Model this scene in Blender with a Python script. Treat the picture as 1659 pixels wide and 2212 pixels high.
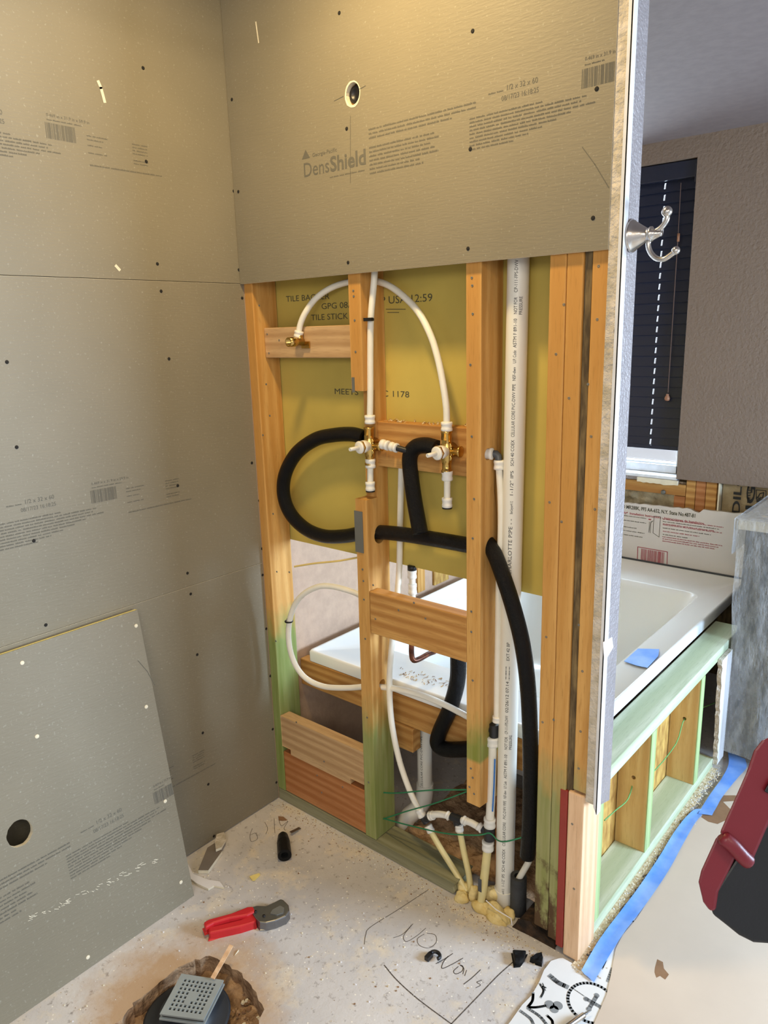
import bpy, bmesh, math, random
from mathutils import Vector, Matrix
from mathutils.geometry import tessellate_polygon
random.seed(7)
for o in list(bpy.data.objects): bpy.data.objects.remove(o)
scn = bpy.context.scene
COL = scn.collection
# ------------------------------------------------------------------ camera
CAM = Vector((1.6948123, -1.4066647, 1.4888096)); FPX = 1609.96
yaw, pitch, roll = -0.7074915, 0.2383892, -0.0281705
cy, sy, cp, sp = math.cos(yaw), math.sin(yaw), math.cos(pitch), math.sin(pitch)
FWD = Vector((sy*cp, cy*cp, -sp)); _r = Vector((cy, -sy, 0)); _u = _r.cross(FWD)
RGT = math.cos(roll)*_r + math.sin(roll)*_u; UPV = -math.sin(roll)*_r + math.cos(roll)*_u
cd = bpy.data.cameras.new('camera'); cam = bpy.data.objects.new('camera', cd); COL.objects.link(cam)
M = Matrix((RGT, UPV, -FWD)).transposed().to_4x4(); M.translation = CAM
cam.matrix_world = M; cd.sensor_fit = 'HORIZONTAL'; cd.sensor_width = 36.0; cd.lens = 36.0*FPX/1659
cd.clip_start = 0.02
scn.camera = cam
# ------------------------------------------------------------------ colour management
scn.view_settings.view_transform = 'Standard'; scn.view_settings.look = 'None'
scn.view_settings.exposure = 0.22; scn.view_settings.gamma = 1.0
# ------------------------------------------------------------------ world and lights
w = bpy.data.worlds.new('world'); scn.world = w; w.use_nodes = True
bg = w.node_tree.nodes['Background']; bg.inputs[0].default_value = (0.93, 0.94, 1.0, 1); bg.inputs[1].default_value = 0.56

def area(name, loc, target, size, power, col, sizey=None, spread=180):
    l = bpy.data.lights.new(name, 'AREA'); l.energy = power; l.color = col; l.size = size; l.spread = math.radians(spread)
    if sizey: l.shape = 'RECTANGLE'; l.size_y = sizey
    o = bpy.data.objects.new(name, l); COL.objects.link(o); o.location = loc
    o.rotation_euler = (Vector(target)-Vector(loc)).to_track_quat('-Z', 'Y').to_euler()
    return o
def point(name, loc, power, col, rad):
    l = bpy.data.lights.new(name, 'POINT'); l.energy = power; l.color = col; l.shadow_soft_size = rad
    o = bpy.data.objects.new(name, l); COL.objects.link(o); o.location = loc; return o
# warm recessed ceiling light of the shower
sh = area('shower_ceiling_light', (0.62, -0.44, 2.42), (0.62, -0.40, 0), 0.14, 12.5, (1.0, 0.73, 0.34)); sh.data.shape = 'DISK'
# warm vanity lights on the bathroom side behind the camera
area('vanity_light', (2.75, -1.3, 2.2), (1.1, 0.1, 0.3), 0.5, 24, (1.0, 0.86, 0.68), 0.25)
# added fill light behind the camera, evenly brightens the walls and floor
area('room_fill_light', (1.9, -2.3, 2.1), (0.2, -0.5, 0.2), 0.9, 26, (1.0, 0.92, 0.78))
# daylight of the bathroom window on the right
area('side_window_daylight', (3.1, 0.85, 1.12), (0.4, 0.3, 0.7), 0.7, 95, (0.58, 0.77, 1.0), 0.7)
# sky outside the window over the tub, part of it left without blind
area('window_sky', (0.2, 2.05, 1.35), (0.2, 1.0, 1.3), 1.5, 150, (0.66, 0.84, 1.0), 1.5)

# ------------------------------------------------------------------ points on known planes
def _ray(px, py): return FWD + (px-829.5)/FPX*RGT - (py-1106)/FPX*UPV
def PY(px, py, v=0.0):
    d = _ray(px, py); return CAM + d*((v-CAM.y)/d.y)
def PX(px, py, v=0.0):
    d = _ray(px, py); return CAM + d*((v-CAM.x)/d.x)
def PZ(px, py, v=0.0):
    d = _ray(px, py); return CAM + d*((v-CAM.z)/d.z)

# ------------------------------------------------------------------ materials
def lin(c):
    return tuple((x/255/12.92 if x/255 <= .04045 else ((x/255+.055)/1.055)**2.4) for x in c) + (1,)
class NT:
    def __init__(s, name):
        s.m = bpy.data.materials.new(name); s.m.use_nodes = True; s.t = s.m.node_tree
        s.b = s.t.nodes['Principled BSDF']; s.x = {}
    def n(s, typ, **kw):
        nd = s.t.nodes.new(typ)
        for k, v in kw.items():
            if k in nd.inputs.keys(): nd.inputs[k].default_value = v
            else: setattr(nd, k, v)
        return nd
    def l(s, a, b): s.t.links.new(a, b)
    def coord(s, stretch=(1, 1, 1), kind='Object'):
        tc = s.n('ShaderNodeTexCoord'); mp = s.n('ShaderNodeMapping'); mp.inputs['Scale'].default_value = stretch
        s.l(tc.outputs[kind], mp.inputs['Vector']); return mp.outputs[0]
    def mix(s, fac, a, b):
        mx = s.n('ShaderNodeMix', data_type='RGBA')
        for sock, v in ((mx.inputs[0], fac), (mx.inputs[6], a), (mx.inputs[7], b)):
            if isinstance(v, (int, float, tuple)): sock.default_value = v
            else: s.l(v, sock)
        return mx.outputs[2]
    def ramp(s, fac, p0, p1):
        mr = s.n('ShaderNodeMapRange'); mr.inputs[1].default_value = p0; mr.inputs[2].default_value = p1
        s.l(fac, mr.inputs[0]); return mr.outputs[0]
    def noise(s, vec, scale, detail=4, rough=.55):
        nz = s.n('ShaderNodeTexNoise'); nz.inputs['Scale'].default_value = scale; nz.inputs['Detail'].default_value = detail
        nz.inputs['Roughness'].default_value = rough; s.l(vec, nz.inputs['Vector']); return nz.outputs[0]
    def bump(s, h, strength, dist=.002):
        bp = s.n('ShaderNodeBump'); bp.inputs['Strength'].default_value = strength; bp.inputs['Distance'].default_value = dist
        s.l(h, bp.inputs['Height']); s.l(bp.outputs[0], s.b.inputs['Normal'])
def plain(name, rgb, rough=.5, metal=0, vary=.12, nscale=30, bump=0, bscale=200, stretch=(1, 1, 1), spec=None, bdist=.002, rgb2=None):
    s = NT(name); v = s.coord(stretch); c1 = lin(rgb); c2 = lin(rgb2) if rgb2 else tuple(x*(1-vary) for x in c1[:3])+(1,)
    s.l(s.mix(s.ramp(s.noise(v, nscale), .35, .65), c1, c2), s.b.inputs['Base Color'])
    s.b.inputs['Roughness'].default_value = rough; s.b.inputs['Metallic'].default_value = metal
    if spec is not None: s.b.inputs['Specular IOR Level'].default_value = spec
    if bump: s.bump(s.noise(v, bscale, 3), bump, bdist)
    return s.m
def wood(name, a, b, axis='z', green=None, stain=0, gz=None, gcol=(132, 156, 100)):
    """pine with grain along axis; green=(z_full, z_none) height of the green borate coating"""
    s = NT(name); st = {'x': (1, 14, 14), 'y': (14, 1, 14), 'z': (14, 14, 1)}[axis]
    v = s.coord(st)
    wv = s.n('ShaderNodeTexWave', wave_type='RINGS', rings_direction={'x': 'X', 'y': 'Y', 'z': 'Z'}[axis])
    wv.inputs['Scale'].default_value = .9; wv.inputs['Distortion'].default_value = 5; wv.inputs['Detail'].default_value = 2
    wv.inputs['Detail Scale'].default_value = .7; s.l(v, wv.inputs['Vector'])
    n1 = s.noise(v, 5, 6); n2 = s.noise(v, 25, 3)
    base = s.mix(s.ramp(wv.outputs[1], .1, 1.1), lin(a), lin(b))
    base = s.mix(s.ramp(n1, .45, .8), base, lin(b))
    base = s.mix(s.ramp(n2, .55, .95), base, tuple(x*.72 for x in lin(b)[:3])+(1,))
    vo = s.n('ShaderNodeTexVoronoi'); vo.inputs['Scale'].default_value = 5
    s.l(s.coord({'x': (.6, 1.3, 1.3), 'y': (1.3, .6, 1.3), 'z': (1.3, 1.3, .6)}[axis]), vo.inputs['Vector'])
    base = s.mix(s.ramp(vo.outputs[0], .035, .012), base, lin((120, 76, 38)))
    if green:
        g = s.n('ShaderNodeNewGeometry'); sx = s.n('ShaderNodeSeparateXYZ'); s.l(g.outputs['Position'], sx.inputs[0])
        big = s.noise(s.coord((9, 9, 4)), 2.2, 3)
        ad = s.n('ShaderNodeMath', operation='MULTIPLY_ADD'); s.l(big, ad.inputs[0]); ad.inputs[1].default_value = .22; s.l(sx.outputs[2], ad.inputs[2])
        f = s.ramp(ad.outputs[0], green[1]+.11, green[0]+.11)
        fm = s.n('ShaderNodeMath', operation='MULTIPLY'); s.l(f, fm.inputs[0]); fm.inputs[1].default_value = .85
        fo = fm.outputs[0]
        if gz:
            lo = s.ramp(sx.outputs[2], gz, gz+.01); fm2 = s.n('ShaderNodeMath', operation='MULTIPLY'); s.l(fo, fm2.inputs[0]); s.l(lo, fm2.inputs[1]); fo = fm2.outputs[0]
        gm = s.mix(s.ramp(n1, .3, .7), lin(gcol), lin((gcol[0]-30, gcol[1]-18, gcol[2]-34)))
        base = s.mix(fo, base, gm)
    if stain:
        g = s.n('ShaderNodeNewGeometry'); sx = s.n('ShaderNodeSeparateXYZ'); s.l(g.outputs['Position'], sx.inputs[0])
        big = s.noise(s.coord((3, 3, 1.5)), 9, 6, .7)
        ad = s.n('ShaderNodeMath', operation='MULTIPLY_ADD'); s.l(big, ad.inputs[0]); ad.inputs[1].default_value = .9; s.l(sx.outputs[2], ad.inputs[2])
        base = s.mix(s.ramp(ad.outputs[0], stain+.5, stain+.36), base, lin((84, 62, 38)))
    s.l(base, s.b.inputs['Base Color']); s.b.inputs['Roughness'].default_value = .62
    s.b.inputs['Specular IOR Level'].default_value = .3
    s.bump(n2, .25, .001)
    return s.m
MAT = {}
def board_face():
    s = NT('coated_board_face'); v = s.coord((1, 1, 1))
    c = s.mix(s.ramp(s.noise(v, 2.5, 3), .3, .7), lin((136, 128, 109)), lin((127, 120, 102)))
    c = s.mix(s.ramp(s.noise(v, 160, 2), .62, .8), c, lin((156, 153, 138)))
    sc = s.noise(s.coord((1, 1, .7)), 11, 5, .75)
    c = s.mix(s.ramp(sc, .73, .76), c, lin((176, 174, 160)))
    s.l(c, s.b.inputs['Base Color']); s.b.inputs['Roughness'].default_value = .55; s.b.inputs['Specular IOR Level'].default_value = .35
    wv = s.coord((45, 45, 260)); s.bump(s.noise(wv, 1.0, 3), .5, .0012)
    return s.m
MAT['board'] = board_face()
MAT['core'] = plain('gypsum_core', (232, 222, 196), .9, bump=.4, bscale=300)
MAT['core_yellow'] = plain('yellow_board_edge', (255, 244, 170), .9)
MAT['yellow'] = plain('yellow_backer_face', (200, 178, 88), .75, nscale=3, vary=.14, bump=.1, bscale=500)
MAT['ink'] = plain('grey_ink', (98, 95, 85), .8, vary=.05)
MAT['ink_dark'] = plain('dark_ink', (78, 76, 58), .8, vary=.05)
MAT['ink_black'] = plain('black_ink', (34, 34, 36), .7, vary=.05)
MAT['ink_red'] = plain('red_ink', (176, 72, 88), .8, vary=.05)
P1, P2 = (212, 165, 97), (190, 137, 68)
MAT['pine'] = wood('pine_upright', P1, P2, 'z')
MAT['pine_x'] = wood('pine_crosswise', (206, 158, 92), (170, 118, 60), 'x')
MAT['pine_tan'] = wood('pine_weathered', (206, 172, 128), (176, 140, 98), 'x')
MAT['pine_red'] = wood('pine_reddish', (190, 132, 84), (166, 104, 58), 'x')
MAT['pine_gL'] = wood('pine_green_base_left', P1, P2, 'z', (.56, .68))
MAT['pine_gM'] = wood('pine_green_base', P1, P2, 'z', (.36, .50), gcol=(146, 160, 108))
MAT['pine_gR'] = wood('pine_green_band', P1, P2, 'z', (.46, .56), gz=.425, gcol=(140, 150, 84))
MAT['pine_gJ'] = wood('pine_green_jack', P1, P2, 'z', (.42, .54), stain=.16, gcol=(148, 154, 110))
MAT['pine_fresh'] = wood('pine_fresh', (232, 196, 158), (212, 170, 130), 'z')
MAT['green_plate'] = wood('treated_plate', (150, 148, 120), (122, 120, 90), 'x')
MAT['green_plate_y'] = wood('treated_top_plate', (198, 206, 180), (170, 182, 148), 'y')
MAT['green_stud'] = wood('knee_stud_wood', (214, 186, 128), (196, 160, 100), 'z')
MAT['green_edge'] = wood('knee_stud_green_edge', (176, 196, 142), (154, 178, 120), 'z')
MAT['osb'] = plain('strand_board', (206, 170, 92), .8, nscale=60, rgb2=(160, 118, 56), stretch=(1, 1, .3))
MAT['ply_dark'] = plain('rough_plywood_edge', (132, 112, 76), .9, nscale=90, rgb2=(74, 60, 40), stretch=(1, 1, .15), bump=.6, bscale=120)
MAT['rot'] = plain('rotted_wood', (70, 50, 32), .95, nscale=40, rgb2=(28, 20, 14), bump=1, bscale=60, bdist=.01)
MAT['pex'] = plain('white_pex', (238, 234, 220), .38, vary=.05)
MAT['pex_old'] = plain('yellowed_tubing', (222, 208, 150), .35, vary=.1, nscale=15)
MAT['pvc'] = plain('white_pvc', (232, 230, 220), .32, vary=.05, nscale=8)
MAT['fit'] = plain('fitting_white', (236, 234, 226), .4, vary=.04)
MAT['blackfit'] = plain('fitting_black', (34, 35, 38), .4)
MAT['greyfit'] = plain('fitting_grey', (72, 76, 82), .4)
def foam():
    s = NT('black_pipe_foam'); v = s.coord((1, 1, 1)); s.b.inputs['Base Color'].default_value = lin((9, 10, 13))
    s.b.inputs['Roughness'].default_value = .26; s.b.inputs['Specular IOR Level'].default_value = .22
    s.bump(s.noise(v, 95, 5, .75), 1.0, .006); return s.m
MAT['foam'] = foam()
MAT['foam_grey'] = plain('grey_pipe_foam', (62, 64, 66), .8, bump=.6, bscale=150, nscale=20, rgb2=(40, 40, 40))
MAT['foam_in'] = plain('foam_bore', (10, 10, 11), .9)
MAT['brass'] = plain('brass', (214, 178, 104), .25, 1, vary=.15, nscale=60)
MAT['nickel'] = plain('brushed_nickel', (206, 200, 192), .24, 1, vary=.06)
MAT['steel'] = plain('grey_steel', (150, 152, 156), .38, 1)
MAT['galv'] = plain('galvanised_plate', (128, 128, 122), .55, .5, nscale=14)
MAT['copper'] = plain('tarnished_copper', (138, 84, 60), .4, .8, nscale=40, rgb2=(78, 50, 40))
MAT['black'] = plain('black_plastic', (24, 24, 27), .4)
MAT['strap'] = plain('black_strap', (20, 20, 20), .5)
MAT['tub'] = plain('white_acrylic', (240, 242, 240), .16, vary=.02, nscale=4)
MAT['tub_out'] = plain('basin_underside', (214, 214, 212), .7, nscale=6)
MAT['beige'] = plain('beige_painted_drywall', (196, 166, 142), .75, bump=.4, bscale=90)
MAT['taupe'] = plain('taupe_textured_paint', (122, 105, 92), .62, nscale=3, vary=.06, bump=.8, bscale=75, bdist=.004)
MAT['ceil'] = plain('grey_ceiling_paint', (112, 100, 98), .85, bump=.3, bscale=60)
MAT['greypaint'] = plain('glossy_textured_paint', (150, 142, 142), .32, bump=1.0, bscale=140, bdist=.004, spec=.6)
MAT['bead'] = plain('white_corner_bead', (226, 228, 232), .35)
MAT['roughedge'] = plain('broken_drywall_edge', (212, 202, 188), .95, nscale=40, rgb2=(180, 170, 150), bump=1, bscale=90, bdist=.006)
MAT['slat'] = plain('navy_blind_slat', (24, 29, 48), .35)
MAT['cord'] = plain('brown_cord', (96, 74, 66), .7)
MAT['tassel'] = plain('wooden_tassel', (150, 104, 76), .5)
MAT['vinyl'] = plain('white_window_vinyl', (226, 230, 236), .35)
MAT['redp'] = plain('red_tool_plastic', (176, 30, 36), .38, vary=.05)
MAT['redgrip'] = plain('red_rubber_grip', (196, 34, 40), .45, vary=.08)
MAT['maroon'] = plain('dark_red_plastic', (112, 24, 37), .42, vary=.06, bump=.1, bscale=400)
MAT['rubber'] = plain('black_rubber', (17, 20, 25), .5, bump=.2, bscale=300)
MAT['redpaint'] = plain('red_paint', (150, 50, 38), .5, vary=.1, bump=.3, bscale=60)
MAT['grate'] = plain('grey_grate', (150, 156, 154), .45, vary=.08)
MAT['dark'] = plain('dark_recess', (30, 28, 26), .9)
MAT['flange'] = plain('black_drain_flange', (40, 44, 50), .5)
MAT['dirt'] = plain('brown_dirt', (186, 154, 120), .95, nscale=30, rgb2=(132, 102, 74), bump=1, bscale=50, bdist=.012)
MAT['yfoam'] = plain('yellow_spray_foam', (238, 222, 166), .85, nscale=18, rgb2=(206, 180, 112), bump=1, bscale=40, bdist=.008)
MAT['crumb'] = plain('pale_crumbs', (222, 206, 176), .9, nscale=90, rgb2=(176, 150, 110))
MAT['tape'] = plain('blue_masking_tape', (84, 140, 226), .55, nscale=9, rgb2=(140, 176, 232), bump=.3, bscale=60)
MAT['paper'] = plain('tan_floor_paper', (204, 188, 170), .85, nscale=5, vary=.07, bump=.15, bscale=40)
MAT['mud'] = plain('brown_smear', (142, 108, 78), .8, nscale=40)
MAT['tile'] = plain('white_cement_tile', (228, 230, 230), .45, vary=.04, nscale=12)
MAT['tile_ink'] = plain('grey_tile_pattern', (140, 145, 148), .5, vary=.08)
MAT['white'] = plain('white_paper_face', (226, 222, 220), .7, vary=.03, nscale=6)
MAT['kraft'] = plain('kraft_insulation_facing', (180, 160, 126), .75, nscale=8, bump=.5, bscale=25, bdist=.02, rgb2=(150, 130, 98))
MAT['batt'] = plain('bunched_insulation_wrap', (190, 178, 150), .8, nscale=12, bump=.6, bscale=30, bdist=.02, rgb2=(140, 128, 104))
MAT['cab'] = plain('black_cabinet', (22, 24, 30), .3)
MAT['counter'] = plain('pale_countertop', (214, 200, 178), .35, nscale=40)
MAT['twine'] = plain('green_twine', (36, 124, 84), .6)
MAT['twine_l'] = plain('green_twine_light', (110, 170, 100), .6)
MAT['wire'] = plain('yellow_cable', (232, 206, 128), .5)
MAT['bluestripe'] = plain('blue_stripe', (36, 110, 190), .5)
MAT['scrap_y'] = plain('yellow_scrap', (236, 214, 130), .8)
MAT['greyscrap'] = plain('grey_board_scrap', (120, 110, 100), .8)
MAT['pencil'] = plain('pencil_mark', (92, 84, 78), .9, vary=.05)
def concrete():
    s = NT('dusty_concrete'); v = s.coord((1, 1, 1))
    c = s.mix(s.ramp(s.noise(v, 2.2, 5, .6), .38, .62), lin((214, 209, 204)), lin((186, 182, 180)))
    c = s.mix(s.ramp(s.noise(v, 9, 6, .7), .52, .72), c, lin((222, 208, 184)))
    c = s.mix(s.ramp(s.noise(v, 55, 3, .7), .58, .74), c, lin((146, 138, 132)))
    vo = s.n('ShaderNodeTexVoronoi'); vo.inputs['Scale'].default_value = 55; s.l(v, vo.inputs['Vector'])
    c = s.mix(s.ramp(vo.outputs[0], .13, .08), c, lin((240, 234, 222)))
    # damp brown earth smeared around the drain opening
    g = s.n('ShaderNodeNewGeometry'); vm = s.n('ShaderNodeVectorMath', operation='DISTANCE'); s.l(g.outputs['Position'], vm.inputs[0])
    vm.inputs[1].default_value = (.42, -.68, 0)
    ad = s.n('ShaderNodeMath', operation='MULTIPLY_ADD'); s.l(s.noise(v, 10, 5, .7), ad.inputs[0]); ad.inputs[1].default_value = .26; s.l(vm.outputs['Value'], ad.inputs[2])
    c = s.mix(s.ramp(ad.outputs[0], .40, .27), c, lin((186, 156, 124)))
    s.l(c, s.b.inputs['Base Color']); s.b.inputs['Roughness'].default_value = .8; s.b.inputs['Specular IOR Level'].default_value = .25
    s.bump(s.noise(v, 45, 6, .7), .5, .003)
    return s.m
MAT['concrete'] = concrete()
def glass(name, rough=.0, tr=(1, 1, 1, 1), alpha=None):
    s = NT(name); s.b.inputs['Transmission Weight'].default_value = 1; s.b.inputs['Roughness'].default_value = rough
    s.b.inputs['Base Color'].default_value = tr; s.b.inputs['IOR'].default_value = 1.45
    return s.m
def pane():
    s = NT('window_glass'); tr = s.n('ShaderNodeBsdfTransparent'); mx = s.n('ShaderNodeMixShader'); mx.inputs[0].default_value = .07
    s.b.inputs['Roughness'].default_value = .03; s.l(tr.outputs[0], mx.inputs[1]); s.l(s.b.outputs[0], mx.inputs[2]); s.l(mx.outputs[0], s.t.nodes['Material Output'].inputs[0]); return s.m
MAT['glass'] = pane()
def film():
    s = NT('clear_plastic_film'); tr = s.n('ShaderNodeBsdfTransparent'); tr.inputs[0].default_value = (.86, .89, .92, 1)
    mx = s.n('ShaderNodeMixShader'); v = s.coord((1, 1, .35))
    f = s.ramp(s.noise(v, 40, 5, .7), .3, .85)
    fm = s.n('ShaderNodeMath', operation='MULTIPLY_ADD'); s.l(f, fm.inputs[0]); fm.inputs[1].default_value = .38; fm.inputs[2].default_value = .14
    s.l(fm.outputs[0], mx.inputs[0]); s.l(tr.outputs[0], mx.inputs[1]); s.l(s.b.outputs[0], mx.inputs[2])
    s.b.inputs['Base Color'].default_value = (.75, .78, .82, 1); s.b.inputs['Roughness'].default_value = .14
    s.bump(s.noise(v, 30, 4, .7), .8, .01)
    s.l(mx.outputs[0], s.t.nodes['Material Output'].inputs[0]); return s.m
MAT['film'] = film()

# ------------------------------------------------------------------ mesh building
def txt_mesh(s, bold=False):
    cu = bpy.data.curves.new('t', 'FONT'); cu.body = s; cu.size = 1; cu.resolution_u = 3
    if bold: cu.offset = .022
    ob = bpy.data.objects.new('t', cu); COL.objects.link(ob)
    dg = bpy.context.evaluated_depsgraph_get(); me = bpy.data.meshes.new_from_object(ob.evaluated_get(dg))
    vs = [v.co.copy() for v in me.vertices]; fs = [tuple(p.vertices) for p in me.polygons]
    bpy.data.objects.remove(ob); bpy.data.meshes.remove(me)
    return vs, fs
class MB:
    def __init__(s): s.bm = bmesh.new(); s.mats = []; s.pend = []
    def mi(s, m):
        if m not in s.mats: s.mats.append(m)
        return s.mats.index(m)
    def faces(s, vs, fs, m, smooth=False):
        bv = [s.bm.verts.new(v) for v in vs]; i = s.mi(m)
        for f in fs:
            try: fc = s.bm.faces.new([bv[k] for k in f]); fc.material_index = i; fc.smooth = smooth
            except ValueError: pass
        return s
    def box(s, x0, x1, y0, y1, z0, z1, m, rot=None, piv=None):
        vs = [Vector((x, y, z)) for z in (z0, z1) for y in (y0, y1) for x in (x0, x1)]
        if rot:
            p = Vector(piv) if piv else Vector(((x0+x1)/2, (y0+y1)/2, (z0+z1)/2)); vs = [rot @ (v-p)+p for v in vs]
        return s.faces(vs, [(0, 2, 3, 1), (4, 5, 7, 6), (0, 1, 5, 4), (2, 6, 7, 3), (0, 4, 6, 2), (1, 3, 7, 5)], m)
    def prism(s, poly, w0, w1, f, m, holes=(), side=None, back=None, holeside=None):
        """outline (u,v) with holes, extruded in w; f(u,v,w) -> world point"""
        loops = [[Vector((p[0], p[1], 0)) for p in L] for L in [poly]+list(holes)]
        tris = tessellate_polygon(loops); flat = [p for L in loops for p in L]; n = len(flat)
        A = [Vector(f(p.x, p.y, w0)) for p in flat]; B = [Vector(f(p.x, p.y, w1)) for p in flat]
        s.faces(A, tris, m); s.faces(B, [t[::-1] for t in tris], back or m)
        k = 0
        for li, L in enumerate(loops):
            c = len(L); mm = (side or m) if li == 0 else (holeside or side or m)
            vs = A[k:k+c]+B[k:k+c]
            s.faces(vs, [(i, (i+1) % c, (i+1) % c+c, i+c) for i in range(c)], mm); k += c
        return s
    def tube(s, pts, r, m, seg=14, caps=True, smooth=True, bore=None):
        pts = [Vector(p) for p in pts]; n = len(pts); rs = r if isinstance(r, (list, tuple)) else [r]*n
        rings = []; prev = None
        for i, p in enumerate(pts):
            t = ((pts[min(i+1, n-1)]-pts[i]).normalized() + (pts[i]-pts[max(i-1, 0)]).normalized())
            if t.length < 1e-6: t = Vector((0, 0, 1))
            t.normalize()
            if prev is None:
                a = Vector((0, 0, 1)) if abs(t.z) < .9 else Vector((1, 0, 0)); nx = t.cross(a).normalized()
            else: nx = (prev - t*prev.dot(t)).normalized()
            prev = nx; ny = t.cross(nx)
            rings.append([p+rs[i]*(math.cos(a)*nx+math.sin(a)*ny) for a in [2*math.pi*k/seg for k in range(seg)]])
        vs = [v for R in rings for v in R]; fs = []
        for i in range(n-1):
            for k in range(seg):
                a, b = i*seg+k, i*seg+(k+1) % seg; fs.append((a, b, b+seg, a+seg))
        s.faces(vs, fs, m, smooth)
        if caps:
            if bore:
                for ring, c0, d in ((rings[0], pts[0], (pts[1]-pts[0]).normalized()), (rings[-1], pts[-1], (pts[-2]-pts[-1]).normalized())):
                    inn = [c0+(v-c0)*.55 for v in ring]; dp = [v+d*.02 for v in inn]
                    s.faces(ring+inn, [(k, (k+1) % seg, (k+1) % seg+seg, k+seg) for k in range(seg)], m)
                    s.faces(inn+dp, [(k, (k+1) % seg, (k+1) % seg+seg, k+seg) for k in range(seg)]+[tuple(range(seg, 2*seg))], bore)
            else:
                s.faces(rings[0], [tuple(range(seg))], m); s.faces(rings[-1], [tuple(range(seg))], m)
        return s
    def lathe(s, o, d, prof, m, seg=20, smooth=True):
        """profile [(distance along d, radius)]"""
        o = Vector(o); d = Vector(d).normalized()
        a = Vector((0, 0, 1)) if abs(d.z) < .9 else Vector((1, 0, 0)); nx = d.cross(a).normalized(); ny = d.cross(nx)
        vs = []; fs = []
        for (h, r) in prof:
            for k in range(seg):
                t = 2*math.pi*k/seg; vs.append(o+d*h+max(r, 1e-5)*(math.cos(t)*nx+math.sin(t)*ny))
        for i in range(len(prof)-1):
            for k in range(seg):
                p, q = i*seg+k, i*seg+(k+1) % seg; fs.append((p, q, q+seg, p+seg))
        fs.append(tuple(range(seg))); fs.append(tuple(range((len(prof)-1)*seg, len(prof)*seg)))
        return s.faces(vs, fs, m, smooth)
    def ball(s, c, r, m, seg=16, sc=(1, 1, 1)):
        c = Vector(c); vs = []; fs = []; n = seg//2
        for i in range(n+1):
            ph = math.pi*i/n
            for k in range(seg):
                t = 2*math.pi*k/seg; rr = max(math.sin(ph), 1e-4)*r
                vs.append(c+Vector((rr*math.cos(t)*sc[0], rr*math.sin(t)*sc[1], r*math.cos(ph)*sc[2])))
        for i in range(n):
            for k in range(seg):
                p, q = i*seg+k, i*seg+(k+1) % seg; fs.append((p, p+seg, q+seg, q))
        return s.faces(vs, fs, m, True)
    def text(s, t, f, x0, y0, size, m, length=None, bold=False):
        """flat lettering; f(u,v) -> world point, baseline starts at (x0,y0)"""
        vs, fs = txt_mesh(t, bold)
        if not vs: return s
        wd = max(v.x for v in vs); k = (length/wd) if length else size
        return s.faces([f(x0+v.x*k, y0+v.y*size) for v in vs], fs, m)
    def bars(s, f, x0, x1, y, h, m, seed=0):
        """a line of illegible small print: word-long dashes of letter-size marks"""
        rnd = random.Random(seed); x = x0
        while x < x1:
            L = rnd.uniform(.006, .022); e = min(x+L, x1)
            u = x
            while u < e:
                wv = rnd.uniform(.0008, .0017); hh = h*rnd.uniform(.55, 1)
                s.faces([f(u, y), f(u+wv, y), f(u+wv, y+hh), f(u, y+hh)], [(0, 1, 2, 3)], m); u += wv+.0006
            x = e+rnd.uniform(.002, .004)
        return s
    def barcode(s, f, x0, x1, y0, y1, m, seed=1, fill=.62):
        rnd = random.Random(seed); x = x0
        while x < x1:
            wv = rnd.choice((.0009, .0014, .0022)); e = min(x+wv, x1)
            s.faces([f(x, y0), f(e, y0), f(e, y1), f(x, y1)], [(0, 1, 2, 3)], m); x = e+rnd.choice((.0007, .0012, .002))
        return s
    def stroke(s, pts, wd, m, lift=.0004, up=Vector((0, 0, 1))):
        pts = [Vector(p) for p in pts]
        for i in range(len(pts)-1):
            a, b = pts[i], pts[i+1]; d = (b-a)
            if d.length < 1e-6: continue
            n = d.normalized().cross(up)*wd/2; e = d.normalized()*wd*.3
            s.faces([v+up*lift for v in (a-n-e, a+n-e, b+n+e, b-n+e)], [(0, 1, 2, 3)], m)
        return s
    def build(s, name, parent=None, bevel=0, label=None, cat=None, group=None, kind=None, sharp=35):
        for q in s.pend: o = q.build(name, parent, bevel, label, cat, group, kind)
        if not len(s.bm.verts): return o
        bmesh.ops.recalc_face_normals(s.bm, faces=s.bm.faces[:])
        vs = s.bm.verts
        mn = [min(v.co[i] for v in vs) for i in range(3)]; mx = [max(v.co[i] for v in vs) for i in range(3)]
        org = Vector(((mn[0]+mx[0])/2, (mn[1]+mx[1])/2, mn[2]))
        if bevel: bmesh.ops.remove_doubles(s.bm, verts=s.bm.verts[:], dist=1e-5)
        bmesh.ops.translate(s.bm, verts=s.bm.verts[:], vec=-org)
        me = bpy.data.meshes.new(name); s.bm.to_mesh(me); s.bm.free()
        for m in s.mats: me.materials.append(MAT[m])
        o = bpy.data.objects.new(name, me); COL.objects.link(o)
        if parent:
            o.parent = parent; o.location = org-world_loc(parent)
        else: o.location = org
        if bevel:
            b = o.modifiers.new('bevel', 'BEVEL'); b.width = bevel; b.segments = 2; b.limit_method = 'ANGLE'; b.angle_limit = math.radians(50)
        tag(o, label, cat, group, kind); return o
def world_loc(o):
    p = o.location.copy(); q = o.parent
    while q: p = p+q.location; q = q.parent
    return p
def tag(o, label=None, cat=None, group=None, kind=None):
    if label: o['label'] = label
    if cat: o['category'] = cat
    if group: o['group'] = group
    if kind: o['kind'] = kind
    return o
def empty(name, loc, label, cat, group=None, kind=None):
    o = bpy.data.objects.new(name, None); COL.objects.link(o); o.location = loc; o.empty_display_size = .05
    return tag(o, label, cat, group, kind)
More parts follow.
